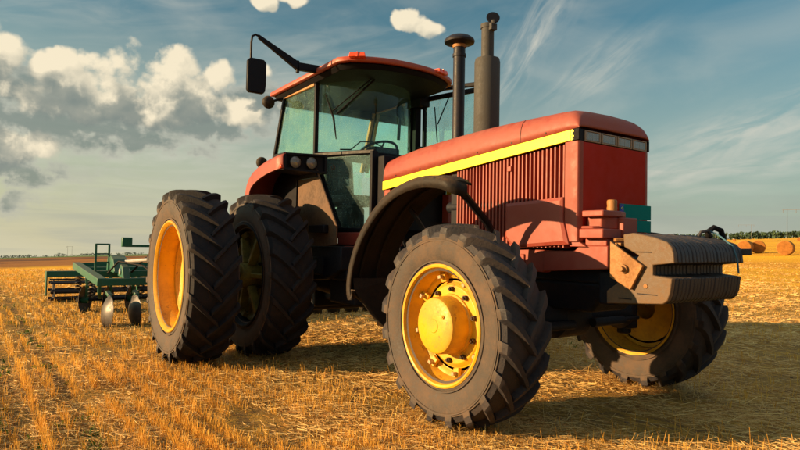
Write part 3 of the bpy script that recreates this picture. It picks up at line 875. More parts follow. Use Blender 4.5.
# ---- hood
def zs(x):      # top edge of the stripe
    return 1.912 + (x - 1.12) * .0835
XB, XF = 1.10, 3.60
def hood_ring(x):
    z0 = zs(x)
    h = float(np.interp(x, [1.1, 1.25, 1.6, 2.0, 2.5, 2.9, 3.2, 3.38, 3.48, 3.54, 3.58, 3.598, 3.607], [.250, .270, .286, .284, .265, .240, .212, .196, .182, .158, .115, .07, .015]))
    pr = [(-.440, 0), (-.438, .25), (-.430, .50), (-.412, .70), (-.380, .83), (-.32, .915), (-.20, .97), (0, 1.0)]
    pr = pr + [(-a, b) for a, b in pr[-2::-1]]
    # rear end of the hood is rounded at the shoulder
    return [(x, a * (1 if x > 1.2 else .985), z0 + b * h) for a, b in pr]
xs_ = [1.10, 1.115, 1.14, 1.3, 1.6, 1.9, 2.2, 2.5, 2.8, 3.0, 3.2, 3.30, 3.38, 3.43, 3.48, 3.51, 3.54, 3.56, 3.58, 3.59, 3.598, 3.604, 3.607]
mb = MB()
rings = [hood_ring(x) for x in xs_]
n_ = len(rings[0])
rings[0] = [(x, y * .9, z - .03) for x, y, z in rings[0]]
vs = [p for r0 in rings for p in r0]
fs = [(i * n_ + j, i * n_ + j + 1, (i + 1) * n_ + j + 1, (i + 1) * n_ + j) for i in range(len(rings) - 1) for j in range(n_ - 1)]
mb.add(vs, fs)
hood = mb.build('hood', 'red', T, 0, 40)
so = hood.modifiers.new('thick', 'SOLIDIFY'); so.thickness = .012; so.offset = -1
# seam across the hood near its front
mb = MB()
ra, rb_ = hood_ring(3.040), hood_ring(3.046)
rr2 = [(x, y * 1.0015, z + .0012) for x, y, z in ra] + [(x, y * 1.0015, z + .0012) for x, y, z in rb_]
mb.add(rr2, [(j, j + 1, len(ra) + j + 1, len(ra) + j) for j in range(len(ra) - 1)])
mb.build('hood_seam', 'blackrub', T, 0, 40)
for s in (-1, 1):
    for xx in (1.35, 1.75, 2.15, 2.55, 2.95, 3.3):
        b = MB(); bolt(b, (xx, s * .4385, zs(xx) + .022), .008, .005, s); b.build('hood_screw', 'bolt', T, 0, 30)
# stripe, slatted side panels, lower panels
for s in (-1, 1):
    def Y(a): return s * a
    mb = MB()
    mb.hexa([(1.12, Y(.425), zs(1.12) - .092), (3.535, Y(.425), zs(3.535) - .082), (3.535, Y(.4445), zs(3.535) - .082), (1.12, Y(.4445), zs(1.12) - .092)],
            [(1.12, Y(.425), zs(1.12) - .004), (3.535, Y(.425), zs(3.535) - .004), (3.535, Y(.4445), zs(3.535) - .004), (1.12, Y(.4445), zs(1.12) - .004)])
    mb.build('yellow_stripe', 'yellow', T, .002)
    mb = MB(); mb.hexa([(3.538, Y(.42), zs(3.55) - .088), (3.606, Y(.42), zs(3.6) - .088), (3.606, Y(.441), zs(3.6) - .088), (3.538, Y(.443), zs(3.55) - .088)],
                       [(3.538, Y(.42), zs(3.55) - .004), (3.606, Y(.42), zs(3.6) - .004), (3.606, Y(.441), zs(3.6) - .004), (3.538, Y(.443), zs(3.55) - .004)])
    bz = mb.build('badge_panel', 'blackrub', T, .002)
    e = MB()      # small yellow emblem strokes on the black badge
    z0 = zs(3.56) - .046
    for (u0, u1, w0, w1) in ((-.026, -.008, .012, .038), (-.026, -.013, -.006, .012), (-.026, -.006, -.020, -.004), (-.026, -.012, -.038, -.020), (-.006, -.001, .020, .030), (-.004, .0, -.014, -.004), (-.010, -.004, -.034, -.028)):
        e.box((3.565 + u0, min(Y(.441), Y(.4455)), z0 + w0), (3.565 + u1, max(Y(.441), Y(.4455)), z0 + w1))
    e.build('emblem', 'yellow', bz, 0, 30)
    # side screen of upright slats
    x0, x1 = 2.27, 3.475
    nb = 30
    sp = MB()
    bk_ = MB(); bk_.hexa([(x0, Y(.345), 1.24), (x1, Y(.345), 1.26), (x1, Y(.355), 1.26), (x0, Y(.355), 1.24)], [(x0, Y(.345), zs(x0) - .10), (x1, Y(.345), zs(x1) - .09), (x1, Y(.355), zs(x1) - .09), (x0, Y(.355), zs(x0) - .10)]); bk_.build('screen_backing', 'redface', T, 0)
    for k in range(nb):
        xx = x0 + .012 + (x1 - x0 - .03) * k / (nb - 1)
        j_ = random.uniform(-.0012, .0012)
        sp.hexa([(xx - .012, Y(.350), 1.25), (xx + .006, Y(.350), 1.25), (xx + .010 + j_, Y(.424 + j_), 1.25), (xx - .003, Y(.424 + j_), 1.25)],
                [(xx - .012, Y(.350), zs(xx) - .096), (xx + .006, Y(.350), zs(xx) - .096), (xx + .010 - j_, Y(.424 - j_), zs(xx) - .096), (xx - .003, Y(.424 - j_), zs(xx) - .096)])
    sp.build('side_screen', 'red', T, 0, 30)
    # lower side panel with a raised face
    lp = MB()
    q0 = [(2.90, 1.60), (3.475, 1.625), (3.475, 1.46), (3.53, 1.28), (2.98, 1.245), (2.90, 1.33)]
    q1 = [(2.925, 1.575), (3.455, 1.60), (3.455, 1.46), (3.49, 1.305), (3.0, 1.27), (2.925, 1.34)]
    va = [(a, Y(.40), b) for a, b in q0] + [(a, Y(.470), b) for a, b in q0[:0]]
    v0 = [(a, Y(.38), b) for a, b in q0]; v1 = [(a, Y(.446), b) for a, b in q0]; v2 = [(a, Y(.458), b) for a, b in q1]
    n6 = 6
    lp.add(v0 + v1 + v2, [tuple(range(12, 18))] + [(i, (i + 1) % 6, 6 + (i + 1) % 6, 6 + i) for i in range(6)] + [(6 + i, 6 + (i + 1) % 6, 12 + (i + 1) % 6, 12 + i) for i in range(6)])
    lp.build('lower_side_panel', 'red', T, .003, 18)
    # corner post beside the grille
    cp = MB()
    prof = [(3.478, .40), (3.478, .432), (3.52, .436), (3.565, .440), (3.592, .434), (3.604, .418), (3.607, .39), (3.59, .38)]
    bot = [(a, Y(b), 1.30) for a, b in prof]; tp = [(a, Y(b), zs(3.55) - .090) for a, b in prof]
    cp.hexa(bot, tp)
    cp.build('corner_post', 'red', T, .002)
    # triangular gusset at the foot of the post
    MB().prism([(3.49, 1.30), (3.60, 1.30), (3.66, 1.265), (3.52, 1.265)], 'Y', Y(.36), Y(.42)).build('post_foot', 'red', T, .004)
    # small square latch on the screen
    MB().box((2.90, min(Y(.425), Y(.438)), 1.86), (2.945, max(Y(.425), Y(.438)), 1.90)).build('latch', 'red', T, .003)
    # red strip below the stripe by the cab, engine bay post
    MB().box((1.13, min(Y(.36), Y(.43)), 1.50), (1.235, max(Y(.36), Y(.43)), 1.82)).build('cowl_strip', 'red', T, .006)
    MB().box((2.17, min(Y(.34), Y(.40)), 1.24), (2.26, max(Y(.34), Y(.40)), zs(2.2) - .10)).build('bay_post', 'black', T, .006)
# front face
mb = MB()
mb.box((3.52, -.392, 1.31), (3.604, .392, 2.022))
gf = mb.build('grille_panel', 'redface', T, .006)
mb = MB(); mb.box((3.50, -.39, 1.275), (3.585, .39, 1.308)); mb.build('grille_sill', 'red', T, .004)
# light bar with four lamps
mb = MB(); mb.box((3.54, -.415, 2.024), (3.594, .425, 2.114)); mb.build('headlight_bar', 'black', T, .003)
for yc in (-.275, -.078, .119, .316):
    hw_ = .093
    h = MB()
    for (a0, a1, b0, b1) in ((-hw_, hw_, 2.028, 2.037), (-hw_, hw_, 2.100, 2.108), (-hw_, -hw_ + .016, 2.037, 2.100), (hw_ - .016, hw_, 2.037, 2.100)):
        h.box((3.592, yc + a0, b0), (3.604, yc + a1, b1))
    h = h.build('headlight', 'lampbox', T, .002)
    lm = MB(); lm.box((3.586, yc - hw_ + .017, 2.038), (3.600, yc + hw_ - .017, 2.099)); lm.build('lens', 'lens', h, .003)
    rf = MB()
    for k in range(3): rf.box((3.600, yc - .05 + k * .05, 2.041), (3.6015, yc - .0485 + k * .05, 2.091))
    rf.build('lens_ribs', 'lampring', h, 0)
# two teal plates with a blue band
for z0, z1 in ((1.385, 1.478), (1.484, 1.598)):
    p = MB(); p.box((3.604, .045, z0), (3.612, .46, z1)); p = p.build('number_plate', 'teal', T, .002)
    if z0 > 1.4:
        b = MB(); b.box((3.6125, .048, z0 + .006), (3.6145, .092, z1 - .004)); b = b.build('blue_band', 'blue', p, 0)
        for k in range(12):
            th = 2 * pi * k / 12
            pass
        st = MB(); st.lathe([(0, .010), (.0015, .010), (.0015, .007), (0, .007)], 12, (3.6145, .07, z1 - .035), 'X'); st.build('star_ring', 'yellow', b, 0)

# ---- stacks
mb = MB()
mb.lathe([(2.12, .0001), (2.12, .10), (2.16, .118), (2.95, .118), (2.985, .110), (2.995, .07), (2.995, .0001)], 36, (2.305, -.10, 0), 'Z')
mf = mb.build('exhaust_muffler', 'muff', T, 0, 40)
mb = MB(); mb.tube([(2.305, -.10, 2.98), (2.305, -.10, 3.31)], .058, 28); mb.lathe([(3.27, .066), (3.31, .066), (3.312, .058), (3.312, .045), (3.20, .045)], 28, (2.305, -.10, 0), 'Z')
mb.box((2.355, -.135, 3.24), (2.39, -.065, 3.30)); mb.tube([(2.38, -.10, 3.28), (2.375, -.10, 3.33)], .018, 8)
mb.build('exhaust_pipe', 'muff', mf, 0)
fl = MB(); cpt = Vector((2.352, -.08, 3.365)); nn = Vector((.75, -.55, .32)).normalized()
fl.tube([cpt - nn * .006, cpt + nn * .006], .062, 24); fl.build('rain_flap', 'black', mf, .002)
mb = MB(); mb.tube([(1.91, -.10, 2.1), (1.91, -.10, 3.24)], .058, 28); mb.lathe([(2.14, .075), (2.20, .075), (2.21, .058)], 24, (1.91, -.10, 0), 'Z')
ip = mb.build('intake_pipe', 'intake', T, 0)
mb = MB(); mb.lathe([(3.215, .062), (3.225, .075), (3.238, .145), (3.255, .150), (3.275, .140), (3.300, .105), (3.315, .05), (3.318, .0001)], 36, (1.91, -.10, 0), 'Z')
mb.lathe([(3.10, .0585), (3.10, .066), (3.13, .066), (3.13, .0585)], 24, (1.91, -.10, 0), 'Z')
mb.build('intake_cap', 'intake', ip, 0)
mb = MB(); mb.lathe([(3.19, .0585), (3.19, .064), (3.222, .068), (3.222, .06)], 24, (1.91, -.10, 0), 'Z'); mb.build('cap_collar', 'rust', ip, 0)

# ---- front fenders (curved shells over the front tyres)
def fender(s):
    path = [(1.93, .62), (1.875, .76), (1.85, .90), (1.90, 1.10), (2.00, 1.28), (2.13, 1.43), (2.29, 1.565), (2.47, 1.665), (2.66, 1.725), (2.86, 1.752), (3.05, 1.742), (3.20, 1.712), (3.33, 1.655), (3.40, 1.600)]
    # smooth the path
    pts = []
    for i in range(len(path) - 1):
        p0 = path[max(i - 1, 0)]; p1 = path[i]; p2 = path[i + 1]; p3 = path[min(i + 2, len(path) - 1)]
        for t in (0, .34, .67):
            pts.append(tuple(.5 * ((2 * p1[k]) + (-p0[k] + p2[k]) * t + (2 * p0[k] - 5 * p1[k] + 4 * p2[k] - p3[k]) * t * t + (-p0[k] + 3 * p1[k] - 3 * p2[k] + p3[k]) * t ** 3) for k in (0, 1)))
    pts.append(path[-1])
    cx, cz = FX, FR
    mb = MB(); rows = []
    cols = [(-1.302, -.085), (-1.300, -.03), (-1.292, -.008), (-1.27, .002), (-1.20, .008), (-1.10, .012), (-.98, .012), (-.90, .006), (-.86, -.006), (-.845, -.03)]
    ax_ = np.array(pts); tt = np.linspace(0, 1, len(pts))
    for i in range(len(pts)):
        row = []
        for (yy, off) in cols:
            xe = 2.90 + (-.845 - yy) * 1.0 - (0.10 if yy < -1.25 else 0) - (.05 if yy > -.87 else 0)
            te = float(np.interp(xe, ax_[6:, 0], tt[6:]))
            f = tt[i] * te
            px = float(np.interp(f, tt, ax_[:, 0])); pz = float(np.interp(f, tt, ax_[:, 1]))
            nx, nz = px - cx, pz - cz; L = math.hypot(nx, nz); nx /= L; nz /= L
            # bottom edge is cut on a slant, front edge is rounded
            xx, zz = px + nx * off, pz + nz * off
            if i < 4: zz = max(zz, .62 + max(0, (-yy - .98)) * .75)
            y2 = yy
            row.append((xx, s * -y2 * -1 if s > 0 else y2, zz))
        if tt[i] > .93:
            k_ = (tt[i] - .93) / .07
            ym = sum(p[1] for p in row) / len(row)
            row = [(x_, ym + (y0_ - ym) * math.sqrt(max(.12, 1 - k_ * k_ * .85)), z_ - .02 * k_) for x_, y0_, z_ in row]
        rows.append(row)
    if s > 0: rows = [[(a, -b if b < 0 else b, c_) for a, b, c_ in r0] for r0 in rows]
    n9 = len(cols)
    mb.add([p for r0 in rows for p in r0], [(i * n9 + j, i * n9 + j + 1, (i + 1) * n9 + j + 1, (i + 1) * n9 + j) for i in range(len(rows) - 1) for j in range(n9 - 1)])
    o = mb.build('front_fender', 'fender', T, 0, 50)
    sm_ = o.modifiers.new('thick', 'SOLIDIFY'); sm_.thickness = .014; sm_.offset = 0
    br = MB()
    br.tube([(2.98, s * 1.05, 1.70), (3.03, s * 1.02, 1.64), (3.01, s * .76, 1.44), (3.0, s * .66, 1.32), (3.0, s * .60, 1.0), (3.06, s * .66, .80)], .030, 10)
    br.tube([(1.96, s * .9, .95), (2.25, s * .72, .90), (2.8, s * .72, .78)], .028, 10)
    br.bar((2.3, s * .95, 1.55), (2.6, s * .72, 1.0), .05, .03); 
    br.build('fender_bracket', 'black', o, 0)
    ri = MB()       # two pressed ribs inside
    for yy in (-1.17, -1.00):
        ps = [(px - (px - cx) / math.hypot(px - cx, pz - cz) * .012, s * -yy, pz - (pz - cz) / math.hypot(px - cx, pz - cz) * .012) for px, pz in pts[6:-9]]
        ri.tube(ps, .012, 8)
    ri.build('pressed_ribs', 'fender', o, 0)
    fl_ = MB()
    fl_.add([(1.90, s * 1.26, .96), (1.93, s * 1.26, .86), (1.97, s * 1.12, .66), (2.02, s * .98, .52), (2.02, s * .90, .54), (1.98, s * .86, .96)], [(0, 1, 2, 3, 4, 5)])
    fo = fl_.build('mud_flap', 'fender', o, 0, 0)
    q_ = fo.modifiers.new('thick', 'SOLIDIFY'); q_.thickness = .02
fender(-1)

# ---- cab
cabm = MB()
cab = empty('cab', (0, 0, 0), 0, T)
def post(pts, w, h, m='black', name='cab_post'):
    p = MB()
    for a_, b_ in zip(pts[:-1], pts[1:]): p.bar(a_, b_, w, h, (0, 1, 0))
    return p.build(name, m, cab, .008)
def warc(y):      # windscreen curve
    return .06 + .50 * (1 - (abs(y) / .68) ** 2.3)
for s in (-1, 1):
    post([(.06, s * .685, 2.26), (.06, s * .685, 3.18)], .045, .05)
    post([(-1.08, s * .70, 2.30), (-.76, s * .70, 3.16)], .05, .05)
    # side window and its brown top rail
    g = MB(); g.add([(-1.06, s * .695, 2.20), (.04, s * .695, 2.20), (.04, s * .695, 3.10), (-.77, s * .695, 3.10)], [(0, 1, 2, 3)]); g.build('side_window', 'glassside', cab, 0, 0)
    MB().bar((-.78, s * .70, 3.12), (.05, s * .70, 3.12), .04, .06).build('window_rail', 'gasket', cab, .006)
    # lower window beside the cowl
    A = (.10, s * .70); B = (.93, s * .455)
    g = MB(); g.add([(A[0], A[1], 2.235), (B[0], B[1], 2.215), (B[0] + .01, B[1] + .002 * s, 1.43), (.52, s * .585, 1.43)], [(0, 1, 2, 3)]); g.build('lower_window', 'glasslow', cab, 0, 0)
    post([(.08, s * .705, 2.28), (.50, s * .588, 1.42)], .035, .045)
    post([(.49, s * .592, 1.41), (.97, s * .452, 1.40)], .04, .07)
    post([(.96, s * .452, 1.40), (.96, s * .452, 2.25)], .05, .08)
    post([(.06, s * .70, 2.275), (.52, s * .58, 2.262), (.98, s * .45, 2.242)], .045, .05)
    # red cab sill and step box
    b = MB(); b.prism([(.50, s * .62), (1.30, s * .44), (1.30, s * .30), (.50, s * .30)], 'Z', 1.235, 1.375); b.build('cab_sill', 'red', cab, .01)
    b = MB(); b.prism([(.70, s * .66), (1.22, s * .54), (1.22, s * .30), (.70, s * .30)], 'Z', 1.185, 1.225); b.build('step_plate', 'red', cab, .01)
    b = MB(); b.box((1.02, min(s * .40, s * .46), .90), (1.16, max(s * .40, s * .46), 1.185)); b.build('step_support', 'red', cab, .008)
b = MB(); b.box((.0, .70, 2.28), (.16, .79, 3.17)); b.box((-.02, .66, 3.02), (.30, .82, 3.17)); b.build('cab_pillar', 'black', cab, .01)
# windscreen: curved pane
ys = np.linspace(-.665, .665, 25)
g = MB()
g.add([(warc(y) + .0, y, 2.305) for y in ys] + [(warc(y) - .01, y, 3.18) for y in ys], [(i, i + 1, 25 + i + 1, 25 + i) for i in range(24)])
g.build('windscreen', 'glass', cab, 0, 60)
b = MB(); b.tube([(warc(y) + .01, y, 2.290) for y in ys], .022, 10); b.build('windscreen_rail', 'black', cab, 0)
# cowl between windscreen and hood
b = MB()
b.hexa([(.05, -.68, 2.24), (.95, -.45, 2.18), (.95, .45, 2.18), (.05, .68, 2.24)], [(.05, -.68, 2.275), (.95, -.45, 2.215), (.95, .45, 2.215), (.05, .68, 2.275)])
b.box((.94, -.43, 1.40), (1.12, .43, 2.19))
b.build('cowl', 'black', cab, .01)
# floor, rear wall below the window, ceiling
b = MB(); b.box((-1.05, -.66, 1.32), (.5, .66, 1.40)); b.box((.5, -.44, 1.32), (.95, .44, 1.40)); b.build('cab_floor', 'cabgrey', cab, 0)
b = MB(); b.box((-1.10, -.66, 1.40), (-1.05, .66, 1.52)); b.build('rear_wall', 'cabgrey', cab, 0)
g = MB(); g.add([(-1.07, -.66, 1.52), (-1.07, .66, 1.52), (-1.06, .66, 2.25), (-1.06, -.66, 2.25)], [(0, 1, 2, 3)]); g.build('lower_rear_window', 'glassr', cab, 0, 0)
g = MB(); g.add([(-1.06, -.66, 2.26), (-1.06, .66, 2.26), (-.80, .66, 3.02), (-.80, -.66, 3.02)], [(0, 1, 2, 3)]); g.build('rear_window', 'glassr', cab, 0, 0)
b = MB(); b.box((-.86, -.66, 3.01), (-.78, .66, 3.16)); b.build('rear_header', 'cabgrey', cab, 0)
# roof
def roof_outline(k, rear=-1.02):
    f = []
    W_ = .80 * k
    for y in np.linspace(-1, 1, 21):
        f.append((.78 + .27 * (1 - abs(y) ** 2.4) - (1 - k) * .55 + (0 if abs(y) < .999 else -.05), y * W_))
    return [(rear + (1 - k) * .6, -W_)] + f + [(rear + (1 - k) * .6, W_)]
def roof_ring(k, z, slope=0.0, dx=0):
    return [(x + dx, y, z + slope * (x - .1)) for x, y in roof_outline(k)]
SL = .025
layers = [roof_ring(.95, 3.178, SL), roof_ring(.99, 3.180, SL), roof_ring(1.0, 3.188, SL), roof_ring(1.0, 3.222, SL), roof_ring(.99, 3.236, SL), roof_ring(.95, 3.246, SL), roof_ring(.80, 3.252, SL), roof_ring(.4, 3.26, SL)]
b = MB(); n0 = len(layers[0])
for L_ in layers: b.v += [tuple(map(float, p)) for p in L_]
for i in range(len(layers) - 1):
    for j in range(n0):
        b.f.append((i * n0 + j, i * n0 + (j + 1) % n0, (i + 1) * n0 + (j + 1) % n0, (i + 1) * n0 + j)); b.mi.append(0)
b.f.append(tuple(range((len(layers) - 1) * n0, len(layers) * n0))); b.mi.append(0)
rf = b.build('roof', 'roofred', cab, 0, 45)
b = MB(); b.hexa([(x, y, z - .045) for x, y, z in roof_ring(.90, 3.165, SL)], roof_ring(.945, 3.170, SL)); b.build('roof_lining', 'blackrub', rf, .004)
for (xx, yy, an) in ((.915, -.66, 38), (.99, .43, -16)):
    ca, sa = math.cos(R(an)), math.sin(R(an))
    def lp(u, v, z): return (xx + u * ca + v * sa, yy - u * sa + v * ca, z)
    l0, l1 = [(-.06, -.09), (.045, -.09), (.045, .09), (-.06, .09)], [(-.05, -.08), (.030, -.08), (.030, .08), (-.05, .08)]
    b = MB(); b.hexa([lp(u, v, 3.228) for u, v in l0], [lp(u, v, 3.278) for u, v in l1])
    l = b.build('warning_lamp', 'orange', rf, .006)
    b = MB(); b.hexa([lp(u, v, 3.226) for u, v in ((-.065, -.008), (.05, -.008), (.05, .008), (-.065, .008))], [lp(u, v, 3.283) for u, v in ((-.055, -.008), (.036, -.008), (.036, .008), (-.055, .008))]); b.build('lamp_divider', 'orange', l, .002)
# wipers
b = MB(); b.tube([(.62, -.20, 3.17), (warc(-.55) + .05, -.55, 2.74)], .011, 8); b.tube([(.62, -.24, 3.17), (warc(-.58) + .05, -.58, 2.78)], .007, 8)
wp = b.build('wiper_arm', 'blackrub', cab, 0)
b = MB(); b.tube([(warc(-.63) + .035, -.63, 2.98), (warc(-.57) + .04, -.57, 2.70), (warc(-.545) + .035, -.545, 2.45)], [.006, .013, .006], 8); b.build('wiper_blade', 'blackrub', wp, 0)
# steering wheel, column, console, seat, inside post, mirror, cable
b = MB()
c0 = Vector((.20, .10, 2.38)); ax = Vector((-.42, 0, .9)).normalized(); e1 = Vector((0, 1, 0)); e2 = ax.cross(e1)
rg = [c0 + (e1 * math.cos(t) + e2 * math.sin(t)) * .235 for t in np.linspace(0, 2 * pi, 37)]
b.tube(rg, .016, 10, False)
for t in (.3, 2.4, 4.5): b.tube([c0 - ax * .04, c0 + (e1 * math.cos(t) + e2 * math.sin(t)) * .23], .011, 8)
b.tube([c0 - ax * .7, c0 - ax * .02], .035, 12)
b.build('steering_wheel', 'blackrub', cab, 0)
b = MB(); b.box((.28, -.12, 2.30), (.46, .24, 2.40)); b.build('dashboard', 'cabgrey', cab, .015)
b = MB(); b.box((.42, .10, 1.40), (.56, .22, 2.2)); b.build('steering_console', 'ivory', cab, .015)
b = MB()
b.box((-.55, -.24, 1.72), (-.02, .24, 1.86)); b.box((-.4, -.16, 1.40), (-.15, .16, 1.72))
sp_ = [(-.66, 1.80), (-.50, 1.80), (-.56, 2.30), (-.62, 2.46), (-.72, 2.44), (-.74, 2.3)]
b.prism(sp_, 'Y', -.22, .22); b.build('driver_seat', 'seat', cab, .05, 35, 3)
b = MB(); b.bar((-1.06, .655, 2.28), (-.78, .655, 3.10), .045, .05); b.build('rear_window_bar', 'gasket', cab, .004)
b = MB(); b.sphere((.28, .36, 2.90), .07, 16, (.5, .9, 1.2)); b.tube([(.28, .36, 2.85), (.26, .36, 2.55)], .02, 8); b.build('inside_mirror', 'blackrub', cab, 0)
b = MB(); b.tube([(.10, -.52, 1.40), (.15, -.50, 2.12)], .01, 8); b.build('lever', 'seat', cab, 0)
b = MB(); b.sphere((.16, -.50, 2.14), .028, 12, (1, 1, 1.3)); b.build('lever_knob', 'red_knob', cab, 0)
b = MB(); b.tube([(.45, -.58, 2.31), (.42, -.42, 2.33), (.40, -.28, 2.44), (.38, -.1, 2.46), (.36, .05, 2.42)], .008, 6); b.build('cable', 'blackrub', cab, 0)
# wide mirror on its arm, right side
b = MB()
b.bar((.22, -.74, 3.235), (.25, -1.03, 3.215), .06, .085); b.tube([(.25, -1.03, 3.28), (.25, -1.03, 3.14)], .02, 10)
b.hexa([(.22, -1.03, 3.17), (.28, -1.03, 3.17), (.265, -1.50, 3.43), (.235, -1.50, 3.43)], [(.22, -1.03, 3.265), (.28, -1.03, 3.265), (.265, -1.50, 3.475), (.235, -1.50, 3.475)])
ma = b.build('mirror_arm', 'black', cab, .006)
b = MB(); b.tube([(.25, -1.48, 3.452), (.25, -1.53, 3.465), (.25, -1.565, 3.44), (.25, -1.575, 3.37), (.25, -1.575, 3.0)], .012, 10); b.build('mirror_tube', 'black', ma, 0)
b = MB()
mz0, mz1, my0, my1 = 2.84, 3.21, -1.61, -1.40
poly = [(my0 + .02, mz0), (my1 - .03, mz0), (my1 - .008, mz0 + .03), (my1, mz0 + .1), (my1, mz1 - .03), (my1 - .03, mz1), (my0 + .03, mz1), (my0, mz1 - .03), (my0, mz0 + .03)]
b.prism(poly, 'X', .21, .265); b.build('mirror_housing', 'black', ma, .012, 35, 3)
b = MB(); b.prism([(y * .93 + -.106, z * .93 + .21) for y, z in poly], 'X', .204, .209); b.build('mirror_glass', 'mirrorg', ma, 0)
# left mirror arm folded forward and the open door on the far side
b = MB(); b.bar((.35, .76, 3.22), (.95, 1.02, 3.22), .05, .05); b.build('left_mirror_arm', 'black', cab, .006)
DA, DB = Vector((.22, .80, 0)), Vector((1.02, .97, 0))
fr_ = MB()
for (p, q) in (((DA.x, DA.y, 3.13), (DB.x, DB.y, 3.13)), ((DA.x, DA.y, 1.6), (DB.x, DB.y, 1.6))):
    fr_.bar(p, q, .035, .06)
for p in (DA, DB): fr_.bar((p.x, p.y, 1.6), (p.x, p.y, 3.16), .05, .04, (1, 0, 0))
dr = fr_.build('open_door', 'black', cab, .006)
g = MB(); g.add([(DA.x, DA.y, 1.6), (DB.x, DB.y, 1.6), (DB.x, DB.y, 3.12), (DA.x, DA.y, 3.12)], [(0, 1, 2, 3)]); g.build('door_glass', 'glassr', dr, 0, 0)
b = MB(); b.tube([(.62, .865, 3.10), (.45, .83, 2.78)], .008, 6); b.tube([(.42, .80, 3.0), (.46, .82, 2.55)], .008, 6); b.build('door_wiper', 'blackrub', dr, 0)
for hz in (3.02, 2.5):
    b = MB(); b.tube([(.16, .74, hz), (.23, .80, hz)], .02, 8); b.build('door_hinge', 'black', dr, 0)
# lamps at the rear corner of the cab
b = MB(); b.sphere((-.84, -.90, 3.03), .082, 20, (.75, 1, 1)); b.build('rear_lamp', 'fender', cab, 0)
b = MB(); b.tube([(-.80, -.72, 3.10), (-.82, -.85, 3.05)], .016, 8); b.build('lamp_stalk', 'black', cab, 0)

